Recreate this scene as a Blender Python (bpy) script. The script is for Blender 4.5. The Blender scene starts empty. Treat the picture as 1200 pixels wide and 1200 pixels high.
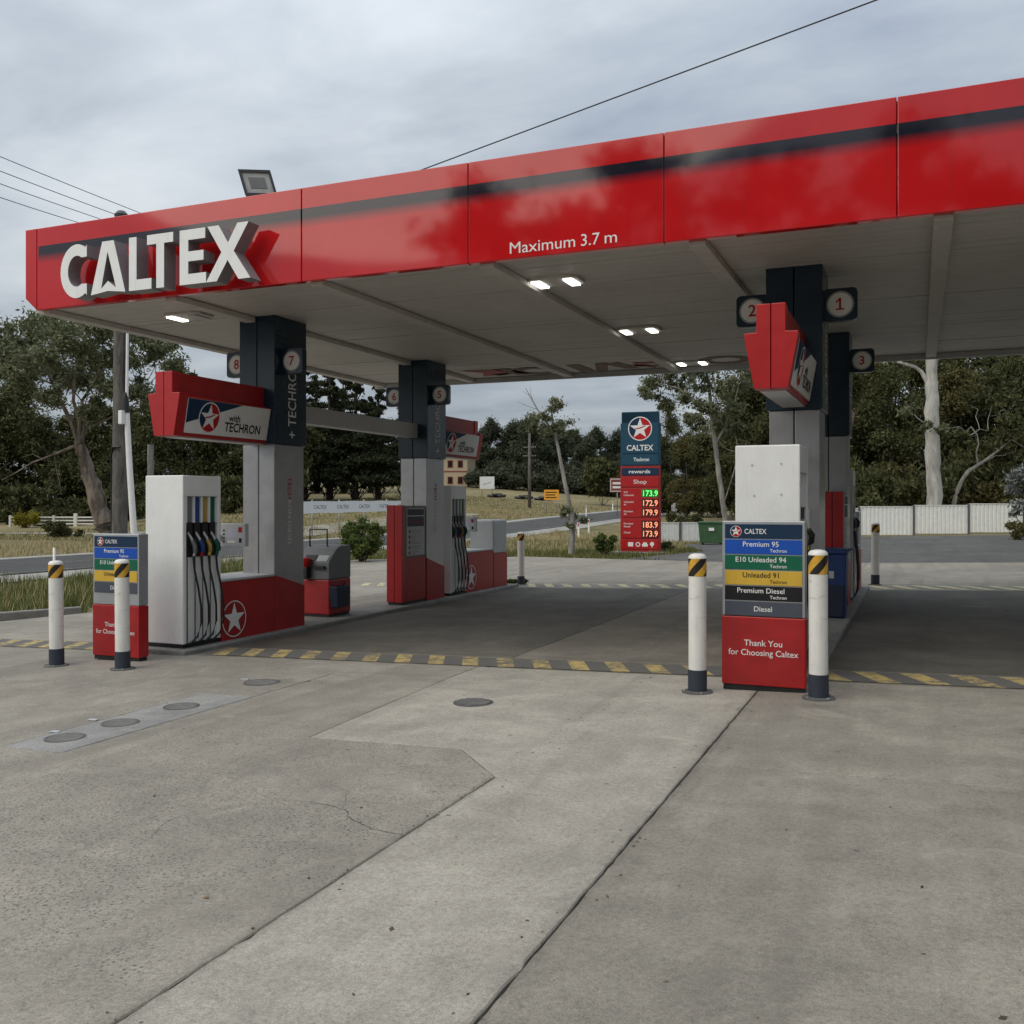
import bpy, bmesh, math, random
import numpy as np
from mathutils import Vector, Matrix
from mathutils.geometry import tessellate_polygon

R = math.radians
random.seed(7)
SC = bpy.context.scene
COL = SC.collection

# ------------------------------------------------------------------ camera
FPX = 1123.0
PSI = math.atan(475.0 / FPX)
CP, SP = math.cos(PSI), math.sin(PSI)
CAMZ = 1.62
cd = bpy.data.cameras.new('camera')
cam = bpy.data.objects.new('camera', cd)
COL.objects.link(cam)
cam.location = (0, 0, CAMZ)
cam.rotation_euler = (R(90), 0, PSI)
cd.sensor_width = 36
cd.lens = 36 * FPX / 1200.0
cd.shift_y = -10 / 1200.0
cd.clip_end = 3000
SC.camera = cam

# ------------------------------------------------------------------ world
SUN_EL, SUN_AZ = R(44), R(212)          # azimuth clockwise from +Y: behind the camera, to the left
w = bpy.data.worlds.new('World')
SC.world = w
w.use_nodes = True
nt = w.node_tree
nt.nodes.clear()
def WN(t, **k):
    n = nt.nodes.new(t)
    for a, b in k.items():
        setattr(n, a, b)
    return n
wl = nt.links.new
def wmath(op, a, b=None):
    n = WN('ShaderNodeMath', operation=op)
    for i, x in enumerate((a, b)):
        if x is None:
            continue
        if isinstance(x, (int, float)):
            n.inputs[i].default_value = x
        else:
            wl(x, n.inputs[i])
    return n.outputs[0]
tc = WN('ShaderNodeTexCoord')
sx = WN('ShaderNodeSeparateXYZ')
wl(tc.outputs['Generated'], sx.inputs[0])
zc = wmath('MAXIMUM', sx.outputs['Z'], 0.02)
den = wmath('ADD', zc, 0.16)
cx = WN('ShaderNodeCombineXYZ')
wl(wmath('DIVIDE', sx.outputs['X'], den), cx.inputs[0])
wl(wmath('DIVIDE', sx.outputs['Y'], den), cx.inputs[1])
def cloud(scale, detail, rough, dist, loc):
    mp = WN('ShaderNodeMapping')
    mp.inputs['Location'].default_value = loc
    mp.inputs['Scale'].default_value = (0.8, 1.25, 1)
    wl(cx.outputs[0], mp.inputs[0])
    n = WN('ShaderNodeTexNoise')
    n.inputs['Scale'].default_value = scale
    n.inputs['Detail'].default_value = detail
    n.inputs['Roughness'].default_value = rough
    n.inputs['Distortion'].default_value = dist
    wl(mp.outputs[0], n.inputs['Vector'])
    return n.outputs['Fac']
c1 = cloud(0.85, 9, 0.52, 0.25, (3.1, 1.7, 0))
c2 = cloud(2.6, 8, 0.55, 0.35, (7.3, 2.2, 0))
cmix = wmath('ADD', wmath('MULTIPLY', c1, 0.68), wmath('MULTIPLY', c2, 0.32))
rmp = WN('ShaderNodeValToRGB')
e = rmp.color_ramp.elements
e[0].position = 0.36; e[0].color = (0.215, 0.25, 0.305, 1)
e[1].position = 0.64; e[1].color = (0.475, 0.505, 0.53, 1)
m_ = rmp.color_ramp.elements.new(0.47); m_.color = (0.305, 0.34, 0.38, 1)
m_ = rmp.color_ramp.elements.new(0.55); m_.color = (0.385, 0.42, 0.455, 1)
wl(cmix, rmp.inputs[0])
grad = wmath('ADD', 0.80, wmath('MULTIPLY', zc, 1.95))      # overcast sky: the zenith is brighter than the horizon
sky = WN('ShaderNodeTexSky', sky_type='NISHITA', sun_disc=False)
sky.sun_elevation = SUN_EL
sky.sun_rotation = SUN_AZ
bg1 = WN('ShaderNodeBackground'); bg1.inputs[1].default_value = 0.08
wl(sky.outputs[0], bg1.inputs[0])
bg2 = WN('ShaderNodeBackground')
wl(rmp.outputs[0], bg2.inputs[0]); wl(grad, bg2.inputs[1])
mx = WN('ShaderNodeMixShader'); mx.inputs[0].default_value = 0.90
wl(bg1.outputs[0], mx.inputs[1]); wl(bg2.outputs[0], mx.inputs[2])
wo = WN('ShaderNodeOutputWorld')
wl(mx.outputs[0], wo.inputs[0])

# ------------------------------------------------------------------ sun
sd = bpy.data.lights.new('sun', 'SUN')
sd.energy = 1.5
sd.angle = R(60)
sd.color = (1.0, 0.90, 0.76)
sun = bpy.data.objects.new('sun', sd)
COL.objects.link(sun)
to_sun = Vector((math.sin(SUN_AZ) * math.cos(SUN_EL), math.cos(SUN_AZ) * math.cos(SUN_EL), math.sin(SUN_EL)))
sun.rotation_euler = to_sun.to_track_quat('Z', 'Y').to_euler()
sun.location = (0, 0, 60)

SC.view_settings.view_transform = 'Standard'
SC.view_settings.look = 'None'
SC.view_settings.exposure = 0.25
SC.view_settings.gamma = 1.0
SC.view_settings.use_curve_mapping = False

# ------------------------------------------------------------------ materials
def newmat(name):
    m = bpy.data.materials.new(name)
    m.use_nodes = True
    t = m.node_tree
    t.nodes.clear()
    o = t.nodes.new('ShaderNodeOutputMaterial')
    b = t.nodes.new('ShaderNodeBsdfPrincipled')
    t.links.new(b.outputs[0], o.inputs[0])
    return m, t, b, o
def node(t, ty, ins=None, **k):
    n = t.nodes.new(ty)
    for a, b in k.items():
        setattr(n, a, b)
    for a, b in (ins or {}).items():
        if hasattr(b, 'links') or isinstance(b, bpy.types.NodeSocket):
            t.links.new(b, n.inputs[a])
        else:
            n.inputs[a].default_value = b
    return n
def noise(t, vec, scale, detail=5, rough=0.55, dist=0.0):
    n = node(t, 'ShaderNodeTexNoise', {'Scale': scale, 'Detail': detail, 'Roughness': rough, 'Distortion': dist})
    if vec is not None:
        t.links.new(vec, n.inputs['Vector'])
    return n.outputs['Fac']
def ramp(t, fac, stops):
    n = t.nodes.new('ShaderNodeValToRGB')
    els = n.color_ramp.elements
    while len(els) < len(stops):
        els.new(0.5)
    for el, (p, c) in zip(els, stops):
        el.position = p
        el.color = (c[0], c[1], c[2], 1) if not isinstance(c, (int, float)) else (c, c, c, 1)
    t.links.new(fac, n.inputs[0])
    return n.outputs[0]
def mixc(t, fac, a, b, mode='MIX'):
    n = t.nodes.new('ShaderNodeMix')
    n.data_type = 'RGBA'; n.blend_type = mode
    for i, x in ((0, fac), (6, a), (7, b)):
        if isinstance(x, bpy.types.NodeSocket):
            t.links.new(x, n.inputs[i])
        elif isinstance(x, (int, float)):
            n.inputs[i].default_value = x
        else:
            n.inputs[i].default_value = (x[0], x[1], x[2], 1)
    return n.outputs[2]
def mth(t, op, a, b=0.0, c=None):
    n = t.nodes.new('ShaderNodeMath'); n.operation = op
    for i, x in enumerate((a, b, c)):
        if x is None: continue
        if isinstance(x, bpy.types.NodeSocket): t.links.new(x, n.inputs[i])
        else: n.inputs[i].default_value = x
    return n.outputs[0]
def bump(t, b, h, strength=0.3, dist=0.01):
    n = node(t, 'ShaderNodeBump', {'Strength': strength, 'Distance': dist})
    t.links.new(h, n.inputs['Height'])
    t.links.new(n.outputs[0], b.inputs['Normal'])

MATS = {}
def paint(name, col, rough=0.4, metal=0.0, var=0.18, scale=5.0, bmp=0.0, spec=0.5, emit=0.0, grime=0.25, scuff=0.0):
    """painted or plastic surface with uneven fading, fine scratches and a little dirt"""
    m, t, b, o = newmat(name)
    co = t.nodes.new('ShaderNodeTexCoord').outputs['Object']
    n1 = noise(t, co, scale, 6, 0.6)
    mp = node(t, 'ShaderNodeMapping', {'Scale': (14, 14, 1.6)}); t.links.new(co, mp.inputs[0])
    n2 = noise(t, mp.outputs[0], 1.6, 4, 0.6)
    lo = tuple(c * (1 - var) for c in col); hi = tuple(min(1, c * (1 + var * 0.6)) for c in col)
    c1 = ramp(t, n1, [(0.3, lo), (0.7, hi)])
    g = ramp(t, n2, [(0.52, 0.0), (0.78, 1.0)])
    gm = mth(t, 'MULTIPLY', g, grime)
    dirt = tuple(c * 0.55 + 0.02 for c in col)
    c2 = mixc(t, gm, c1, dirt)
    if scuff:
        ms = node(t, 'ShaderNodeMapping', {'Scale': (2.2, 2.2, 11)}); t.links.new(co, ms.inputs[0])
        sc = ramp(t, noise(t, ms.outputs[0], 1.7, 7, 0.72, 0.5), [(0.585, 0.0), (0.66, 1.0)])
        c2 = mixc(t, mth(t, 'MULTIPLY', sc, scuff), c2, tuple(c * 0.30 + 0.015 for c in col))
        ch = ramp(t, noise(t, co, 23.0, 5, 0.7), [(0.68, 0.0), (0.71, 1.0)])
        c2 = mixc(t, mth(t, 'MULTIPLY', ch, scuff * 0.8), c2, (0.28, 0.27, 0.25))
    t.links.new(c2, b.inputs['Base Color'])
    rr = mth(t, 'ADD', rough - 0.06, mth(t, 'MULTIPLY', n1, 0.14))
    t.links.new(rr, b.inputs['Roughness'])
    b.inputs['Metallic'].default_value = metal
    b.inputs['Specular IOR Level'].default_value = spec
    if emit:
        b.inputs['Emission Color'].default_value = (*col, 1)
        b.inputs['Emission Strength'].default_value = emit
    if bmp:
        bump(t, b, n1, bmp, 0.01)
    MATS[name] = m
    return m

RED = paint('red_paint', (0.40, 0.010, 0.013), 0.30, var=0.12)
RED2 = paint('red_panel_paint', (0.36, 0.010, 0.012), 0.42, var=0.22, grime=0.45, scuff=0.35)
WHITE = paint('white_enamel', (0.78, 0.79, 0.78), 0.35, var=0.06, grime=0.18, scuff=0.03)
WHITEL = paint('white_letter', (0.78, 0.80, 0.80), 0.4, var=0.05)
PRINTW = paint('white_print', (0.75, 0.75, 0.74), 0.6, spec=0.22, var=0.05, grime=0.1)
PRINTG = paint('grey_print', (0.30, 0.30, 0.31), 0.6, spec=0.22, var=0.1)
PRINTK = paint('black_print', (0.015, 0.015, 0.017), 0.6, spec=0.22, var=0.1)
PRINTR = paint('red_print', (0.42, 0.012, 0.016), 0.6, spec=0.22, var=0.06, grime=0.1)
NAVY = paint('navy_panel', (0.006, 0.024, 0.044), 0.24, var=0.2, spec=0.5)
NAVYP = paint('navy_print', (0.010, 0.033, 0.075), 0.6, spec=0.22, var=0.1)
TEAL = paint('teal_navy_sign', (0.010, 0.060, 0.105), 0.45, spec=0.3, var=0.12)
GREYCL = paint('silver_grey_cladding', (0.40, 0.40, 0.42), 0.30, metal=0.7, var=0.10, grime=0.35, scuff=0.12)
SILVER = paint('silver_frame', (0.42, 0.44, 0.46), 0.35, metal=0.5, var=0.08)
LTGREY = paint('pale_grey_panel', (0.46, 0.47, 0.48), 0.45, var=0.08)
MIDGREY = paint('mid_grey_panel', (0.16, 0.17, 0.18), 0.45, var=0.1)
DKGREY = paint('dark_grey_plastic', (0.05, 0.052, 0.056), 0.5, var=0.2)
BLACK = paint('black_rubber', (0.012, 0.012, 0.013), 0.5, var=0.3, grime=0.1)
BLUEP = paint('blue_print', (0.012, 0.08, 0.42), 0.6, spec=0.22, var=0.08, grime=0.12)
GREENP = paint('green_print', (0.008, 0.12, 0.065), 0.6, spec=0.22, var=0.08, grime=0.12)
YELLOWP = paint('yellow_print', (0.62, 0.40, 0.055), 0.6, spec=0.22, var=0.08, grime=0.12)
SLATEP = paint('slate_print', (0.075, 0.085, 0.11), 0.6, spec=0.22, var=0.08, grime=0.12)
ORANGE = paint('orange_sign', (0.75, 0.33, 0.02), 0.5, var=0.08)
BINBLUE = paint('blue_bin_plastic', (0.005, 0.034, 0.15), 0.5, var=0.12)
DKNAVY = paint('dark_navy_plastic', (0.006, 0.014, 0.04), 0.5, var=0.15)
BINGREEN = paint('green_bin_steel', (0.035, 0.10, 0.04), 0.5, var=0.2)
BROWNSGN = paint('brown_sign', (0.20, 0.05, 0.035), 0.5)
GALV = paint('galvanised_steel', (0.40, 0.41, 0.42), 0.4, metal=0.6, var=0.12)
TANWALL = paint('tan_render', (0.42, 0.34, 0.23), 0.8, var=0.1)
GLASSD = paint('dark_window', (0.025, 0.02, 0.02), 0.12, var=0.2)
ROOFRED = paint('red_roof_tile', (0.22, 0.06, 0.04), 0.7)
GHOST = paint('faded_brown_print', (0.16, 0.095, 0.075), 0.7, var=0.35)
GHOSTR = paint('faded_red_print', (0.30, 0.02, 0.03), 0.6, var=0.25)
SCREEN = paint('screen_pale', (0.50, 0.50, 0.62), 0.2, var=0.05)
LAMPBK = paint('lamp_casing', (0.02, 0.028, 0.035), 0.5)
LAMPGL = paint('lamp_reflector', (0.40, 0.43, 0.42), 0.45, var=0.2, scale=9)
PVC = paint('white_post_plastic', (0.76, 0.75, 0.71), 0.42, var=0.07, grime=0.45, scuff=0.40)
BLUEBK = paint('bollard_foot_navy', (0.028, 0.036, 0.055), 0.55, var=0.2)
FLANGE = paint('bollard_flange', (0.10, 0.105, 0.10), 0.6, var=0.3)
FENCEW = paint('white_fence_sheet', (0.78, 0.80, 0.78), 0.5, var=0.08, grime=0.4)
POSTDK = paint('fence_post_grey', (0.11, 0.115, 0.12), 0.55)
TIMBERW = paint('white_painted_timber', (0.66, 0.64, 0.58), 0.7, var=0.15)
LETSIDE = paint('letter_return_grey', (0.24, 0.24, 0.25), 0.45, var=0.1)
LED = paint('ceiling_lamp_diffuser', (1.0, 0.97, 0.92), 0.3, emit=3.0)
LEDG = paint('green_price_led', (0.15, 0.9, 0.18), 0.3, emit=0.8)
LEDO = paint('orange_price_led', (1.0, 0.33, 0.18), 0.3, emit=0.65)
LEDBK = paint('price_display_glass', (0.03, 0.012, 0.012), 0.3)
LEDBG = paint('price_display_green_glass', (0.02, 0.22, 0.035), 0.3)
SOFFITBEAM = paint('soffit_beam_paint', (0.54, 0.52, 0.485), 0.6, var=0.12)

def fascia_mat():
    m, t, b, o = newmat('glossy_red_fascia')
    co = t.nodes.new('ShaderNodeTexCoord').outputs['Object']
    s = t.nodes.new('ShaderNodeSeparateXYZ'); t.links.new(co, s.inputs[0])
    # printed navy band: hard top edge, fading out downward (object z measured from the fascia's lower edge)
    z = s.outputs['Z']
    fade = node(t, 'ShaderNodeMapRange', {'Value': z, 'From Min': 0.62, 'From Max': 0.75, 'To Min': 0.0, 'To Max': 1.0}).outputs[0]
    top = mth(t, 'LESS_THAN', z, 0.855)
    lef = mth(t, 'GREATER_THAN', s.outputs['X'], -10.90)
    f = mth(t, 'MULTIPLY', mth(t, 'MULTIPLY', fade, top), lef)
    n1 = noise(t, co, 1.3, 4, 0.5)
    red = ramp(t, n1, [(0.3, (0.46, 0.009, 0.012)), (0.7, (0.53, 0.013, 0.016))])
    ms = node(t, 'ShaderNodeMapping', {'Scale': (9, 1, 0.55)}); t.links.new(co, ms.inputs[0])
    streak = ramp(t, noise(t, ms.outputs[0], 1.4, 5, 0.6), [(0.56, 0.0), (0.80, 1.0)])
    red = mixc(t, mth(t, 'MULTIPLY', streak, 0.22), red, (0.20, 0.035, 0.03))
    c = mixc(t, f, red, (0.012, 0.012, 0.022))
    t.links.new(c, b.inputs['Base Color'])
    b.inputs['Roughness'].default_value = 0.055
    b.inputs['Specular IOR Level'].default_value = 0.5
    n2 = noise(t, co, 0.7, 2, 0.4)
    bump(t, b, n2, 0.07, 0.05)
    return m
FASCIA = fascia_mat()

def soffit_mat():
    m, t, b, o = newmat('ribbed_soffit_sheet')
    co = t.nodes.new('ShaderNodeTexCoord').outputs['Object']
    s = t.nodes.new('ShaderNodeSeparateXYZ'); t.links.new(co, s.inputs[0])
    fr = mth(t, 'FRACT', mth(t, 'MULTIPLY', s.outputs['Y'], 5.2))
    rib = ramp(t, fr, [(0.0, 0.0), (0.06, 1.0), (0.94, 1.0), (1.0, 0.0)])
    n1 = noise(t, co, 0.6, 6, 0.6)
    n2 = noise(t, co, 6.0, 5, 0.65)
    c = ramp(t, n1, [(0.3, (0.45, 0.435, 0.405)), (0.7, (0.57, 0.55, 0.515))])
    c = mixc(t, mth(t, 'MULTIPLY', ramp(t, n2, [(0.55, 0.0), (0.8, 1.0)]), 0.35), c, (0.26, 0.21, 0.16))
    t.links.new(c, b.inputs['Base Color'])
    b.inputs['Roughness'].default_value = 0.55
    bump(t, b, rib, 0.8, 0.012)
    return m
SOFFIT = soffit_mat()

def concrete(name, base, speck=0.0, stain=0.5, warm=1.0, stains_dark=0.55, lane=None):
    m, t, b, o = newmat(name)
    co = t.nodes.new('ShaderNodeTexCoord').outputs['Object']
    big = noise(t, co, 0.35, 5, 0.6, 0.4)
    mid = noise(t, co, 2.2, 8, 0.68, 0.3)
    fine = noise(t, co, 42.0, 6, 0.75)
    grit = noise(t, co, 160.0, 3, 0.7)
    wr, wb = 1 + (warm - 1) * .62, warm * 1.0
    lo = (base * 0.76 * wr, base * 0.755, base * 0.725 / wb); hi = (base * 1.175 * wr, base * 1.17, base * 1.11 / wb)
    c = ramp(t, mid, [(0.3, lo), (0.72, hi)])
    c = mixc(t, mth(t, 'MULTIPLY', ramp(t, big, [(0.40, 1.0), (0.62, 0.0)]), stain), c, tuple(x * stains_dark for x in lo))
    c = mixc(t, 0.75, c, ramp(t, fine, [(0.28, 0.52), (0.5, 1.0), (0.78, 1.36)]), 'MULTIPLY')
    c = mixc(t, 0.72, c, ramp(t, grit, [(0.30, 0.50), (0.5, 1.0), (0.72, 1.48)]), 'MULTIPLY')
    # tyre scuffs and drag marks along the lane direction
    mp = node(t, 'ShaderNodeMapping', {'Scale': (0.55, 3.2, 1), 'Rotation': (0, 0, 0.10)}); t.links.new(co, mp.inputs[0])
    scuff = ramp(t, noise(t, mp.outputs[0], 0.9, 6, 0.62, 0.6), [(0.56, 0.0), (0.74, 1.0)])
    c = mixc(t, mth(t, 'MULTIPLY', scuff, 0.30), c, tuple(x * 0.62 for x in lo))
    # worn tyre lanes: broad, soft, following the drive direction
    mp2 = node(t, 'ShaderNodeMapping', {'Scale': (1.15, 0.10, 1), 'Rotation': (0, 0, 0.25)}); t.links.new(co, mp2.inputs[0])
    lanes = ramp(t, noise(t, mp2.outputs[0], 1.5, 4, 0.55, 0.8), [(0.50, 0.0), (0.66, 1.0)])
    c = mixc(t, mth(t, 'MULTIPLY', lanes, 0.36), c, tuple(x * 0.60 for x in lo))
    # pale scraped and cement-rich patches
    pale = ramp(t, noise(t, co, 1.7, 7, 0.7, 0.9), [(0.56, 0.0), (0.70, 1.0)])
    c = mixc(t, mth(t, 'MULTIPLY', pale, 0.35), c, tuple(x * 1.22 for x in hi))
    # oil drips of many sizes with ragged edges
    wob = node(t, 'ShaderNodeTexNoise', {'Scale': 7.0, 'Detail': 4.0}); t.links.new(co, wob.inputs['Vector'])
    cow = node(t, 'ShaderNodeVectorMath', {0: co, 1: node(t, 'ShaderNodeVectorMath', {0: wob.outputs['Color'], 1: (.35, .35, 0)}, operation='MULTIPLY').outputs[0]}, operation='ADD').outputs[0]
    vo2 = node(t, 'ShaderNodeTexVoronoi', {'Scale': 0.75, 'Randomness': 1.0}); t.links.new(cow, vo2.inputs['Vector'])
    blot = ramp(t, vo2.outputs['Distance'], [(0.05, 1.0), (0.16, 0.0)])
    c = mixc(t, mth(t, 'MULTIPLY', blot, 0.52), c, tuple(x * 0.45 for x in lo))
    # dirt packed along the two long joints
    sj = t.nodes.new('ShaderNodeSeparateXYZ'); t.links.new(co, sj.inputs[0])
    dj = mth(t, 'MINIMUM', mth(t, 'ABSOLUTE', mth(t, 'ADD', sj.outputs['X'], 1.3)), mth(t, 'ADD', mth(t, 'ABSOLUTE', mth(t, 'ADD', sj.outputs['X'], 2.4)), mth(t, 'GREATER_THAN', sj.outputs['Y'], 5.4)))
    dj = mth(t, 'SUBTRACT', dj, mth(t, 'MULTIPLY', mth(t, 'SUBTRACT', noise(t, co, 6.0, 6, 0.7), 0.45), 0.16))
    c = mixc(t, mth(t, 'MULTIPLY', ramp(t, dj, [(0.0, 1.0), (0.045, 0.0)]), 0.32), c, tuple(x * 0.42 for x in lo))
    # small dark drops of oil and gum
    vo = node(t, 'ShaderNodeTexVoronoi', {'Scale': 2.6, 'Randomness': 1.0}); t.links.new(co, vo.inputs['Vector'])
    spot = ramp(t, vo.outputs['Distance'], [(0.03, 1.0), (0.055, 0.0)])
    c = mixc(t, mth(t, 'MULTIPLY', spot, 0.6), c, (0.05, 0.048, 0.045))
    # rust coloured tint patches
    tint = ramp(t, noise(t, co, 1.1, 4, 0.6), [(0.58, 0.0), (0.76, 1.0)])
    c = mixc(t, mth(t, 'MULTIPLY', tint, 0.16), c, (base * 1.02, base * 0.86, base * 0.68))
    h = mth(t, 'ADD', mth(t, 'MULTIPLY', fine, 0.6), grit)
    if speck:
        nz = node(t, 'ShaderNodeTexNoise', {'Scale': 55.0, 'Detail': 3.0}); t.links.new(co, nz.inputs['Vector'])
        cod = node(t, 'ShaderNodeVectorMath', {0: co, 1: node(t, 'ShaderNodeVectorMath', {0: nz.outputs['Color'], 1: (.022, .022, 0)}, operation='MULTIPLY').outputs[0]}, operation='ADD').outputs[0]
        v = node(t, 'ShaderNodeTexVoronoi', {'Scale': 46.0, 'Randomness': 1.0}); t.links.new(cod, v.inputs['Vector'])
        pits = ramp(t, v.outputs['Distance'], [(0.18, 1.0), (0.36, 0.0)])
        ds = node(t, 'ShaderNodeVectorMath', {1: (-4.15, 4.05, 0)}, operation='DISTANCE'); t.links.new(co, ds.inputs[0])
        wear = mth(t, 'ADD', noise(t, co, 1.1, 6, 0.75, 0.6), mth(t, 'MULTIPLY', ramp(t, mth(t, 'DIVIDE', ds.outputs['Value'], 3.0), [(0.0, 1.0), (1.0, 0.0)]), 0.26))
        mask = ramp(t, wear, [(0.53, 0.0), (0.64, 1.0)])
        pm = mth(t, 'MULTIPLY', mth(t, 'MULTIPLY', pits, mask), speck)
        c = mixc(t, pm, c, (0.07, 0.066, 0.06))
        v2 = node(t, 'ShaderNodeTexVoronoi', {'Scale': 76.0, 'Randomness': 1.0}); t.links.new(cod, v2.inputs['Vector'])
        peb = ramp(t, v2.outputs['Distance'], [(0.16, 1.0), (0.26, 0.0)])
        c = mixc(t, mth(t, 'MULTIPLY', mth(t, 'MULTIPLY', peb, mask), speck * 0.7), c, (base * 1.5, base * 1.45, base * 1.38))
        h = mth(t, 'SUBTRACT', h, mth(t, 'MULTIPLY', pm, 2.0))
    t.links.new(c, b.inputs['Base Color'])
    b.inputs['Roughness'].default_value = 0.86
    b.inputs['Specular IOR Level'].default_value = 0.3
    bump(t, b, h, 0.35, 0.006)
    return m
CONC_LIGHT = concrete('pale_concrete', 0.39, stain=0.22, warm=1.113)
CONC_AGG = concrete('worn_concrete', 0.318, speck=0.72, stain=0.30, warm=1.13)
CONC_RIGHT = concrete('tan_concrete', 0.285, stain=0.35, warm=1.134)
CONC_RIGHT2 = concrete('tan_concrete_far', 0.31, stain=0.4, warm=1.134)
CONC_STRIP = concrete('new_grey_concrete', 0.33, stain=0.2, warm=1.0)
CONC_LEFT = concrete('old_concrete', 0.31, stain=0.4, warm=1.113)
CONC_BAY = concrete('oil_darkened_concrete', 0.145, stain=0.6, warm=1.107)
CONC_BAY2 = concrete('traffic_worn_concrete', 0.22, stain=0.55, warm=1.129)
CONC_APRON = concrete('bright_apron_concrete', 0.29, stain=0.35, warm=1.129)
ASPHALT = concrete('lot_asphalt', 0.115, stain=0.4, warm=1.0)
ROADM = concrete('road_asphalt', 0.075, stain=0.2, warm=0.98)
GRAVEL = concrete('gravel_track', 0.34, stain=0.2, warm=1.04)
DARKBASE = concrete('joint_base', 0.085, stain=0.2)
KERBM = concrete('kerb_concrete', 0.30, stain=0.5)
def marking(name, col, wear=0.5):
    m, t, b, o = newmat(name)
    co = t.nodes.new('ShaderNodeTexCoord').outputs['Object']
    n1 = noise(t, co, 9.0, 8, 0.75)
    n2 = noise(t, co, 1.5, 4, 0.6)
    k = mth(t, 'MULTIPLY', n1, mth(t, 'ADD', 0.55, n2))
    c = mixc(t, ramp(t, k, [(wear - 0.08, 1.0), (wear + 0.10, 0.0)]), (0.14, 0.13, 0.11), col)
    g = noise(t, co, 90, 4, 0.7)
    c = mixc(t, 0.7, c, ramp(t, g, [(0.3, 0.6), (0.7, 1.3)]), 'MULTIPLY')
    t.links.new(c, b.inputs['Base Color'])
    b.inputs['Roughness'].default_value = 0.8
    return m
YELLOWM = marking('worn_yellow_marking', (0.50, 0.38, 0.14), 0.535)
DARKM = marking('worn_dark_marking', (0.115, 0.112, 0.105), 0.56)
CREAMM = marking('faded_cream_marking', (0.60, 0.52, 0.31), 0.60)
WHITEM = marking('white_road_paint', (0.62, 0.62, 0.60), 0.40)

def ground_mat():
    m, t, b, o = newmat('dry_grass_ground')
    co = t.nodes.new('ShaderNodeTexCoord').outputs['Object']
    n1 = noise(t, co, 0.06, 6, 0.6, 0.6)
    n2 = noise(t, co, 0.5, 7, 0.7)
    n3 = noise(t, co, 6.0, 6, 0.7)
    c = ramp(t, n1, [(0.30, (0.085, 0.095, 0.036)), (0.44, (0.20, 0.17, 0.088)), (0.60, (0.31, 0.255, 0.145))])
    c2 = ramp(t, n2, [(0.30, (0.095, 0.100, 0.042)), (0.60, (0.30, 0.25, 0.145))])
    c = mixc(t, 0.5, c, c2)
    c = mixc(t, 0.6, c, ramp(t, n3, [(0.3, 0.55), (0.7, 1.35)]), 'MULTIPLY')
    t.links.new(c, b.inputs['Base Color'])
    b.inputs['Roughness'].default_value = 0.95
    b.inputs['Specular IOR Level'].default_value = 0.1
    bump(t, b, n3, 0.9, 0.15)
    return m
GROUNDM = ground_mat()

def leaf_mat(name, dark, light, trans=0.18):
    m, t, b, o = newmat(name)
    g = t.nodes.new('ShaderNodeNewGeometry')
    co = t.nodes.new('ShaderNodeTexCoord').outputs['Object']
    n1 = noise(t, co, 0.55, 4, 0.6)
    k = mth(t, 'ADD', mth(t, 'MULTIPLY', g.outputs['Random Per Island'], 0.6), mth(t, 'MULTIPLY', n1, 0.4))
    c = ramp(t, k, [(0.15, dark), (0.75, light)])
    t.links.new(c, b.inputs['Base Color'])
    b.inputs['Roughness'].default_value = 0.7
    b.inputs['Specular IOR Level'].default_value = 0.08
    tr = node(t, 'ShaderNodeBsdfTranslucent'); t.links.new(c, tr.inputs[0])
    mx = node(t, 'ShaderNodeMixShader', {0: trans})
    t.links.new(b.outputs[0], mx.inputs[1]); t.links.new(tr.outputs[0], mx.inputs[2])
    t.links.new(mx.outputs[0], o.inputs[0])
    return m
LEAFGUM = leaf_mat('gum_leaf', (0.078, 0.090, 0.046), (0.20, 0.215, 0.125))
LEAFDK = leaf_mat('dark_leaf', (0.036, 0.042, 0.018), (0.118, 0.124, 0.054))
LEAFPINE = leaf_mat('pine_needle', (0.020, 0.025, 0.013), (0.055, 0.064, 0.033), 0.08)
LEAFFAR = leaf_mat('far_leaf', (0.042, 0.050, 0.032), (0.100, 0.112, 0.070))
LEAFBR = leaf_mat('bright_leaf', (0.045, 0.065, 0.018), (0.115, 0.150, 0.045))
LEAFYEL = leaf_mat('yellow_leaf', (0.11, 0.10, 0.012), (0.27, 0.23, 0.03))
LEAFGREY = leaf_mat('silver_leaf', (0.13, 0.14, 0.13), (0.34, 0.36, 0.34))
LEAFBROWN = leaf_mat('russet_leaf', (0.065, 0.058, 0.022), (0.155, 0.142, 0.062))
GRASSM = leaf_mat('grass_blade', (0.060, 0.080, 0.024), (0.19, 0.19, 0.075))
GRASSGR = leaf_mat('green_grass_blade', (0.050, 0.075, 0.020), (0.155, 0.175, 0.060))
GRASSDRY = leaf_mat('dry_grass_blade', (0.24, 0.20, 0.10), (0.48, 0.41, 0.24))
def bark(name, a, b_, sc=6.0):
    m, t, b, o = newmat(name)
    co = t.nodes.new('ShaderNodeTexCoord').outputs['Object']
    mp = node(t, 'ShaderNodeMapping', {'Scale': (1, 1, 0.22)}); t.links.new(co, mp.inputs[0])
    n1 = noise(t, mp.outputs[0], sc, 7, 0.7, 0.8)
    c = ramp(t, n1, [(0.36, a), (0.62, b_)])
    t.links.new(c, b.inputs['Base Color'])
    b.inputs['Roughness'].default_value = 0.85
    bump(t, b, n1, 0.8, 0.05)
    return m
BARKGUM = bark('shedding_gum_bark', (0.035, 0.026, 0.02), (0.23, 0.19, 0.155), 2.4)
BARKWHITE = bark('white_gum_bark', (0.25, 0.24, 0.22), (0.55, 0.54, 0.50), 2.0)
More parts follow.
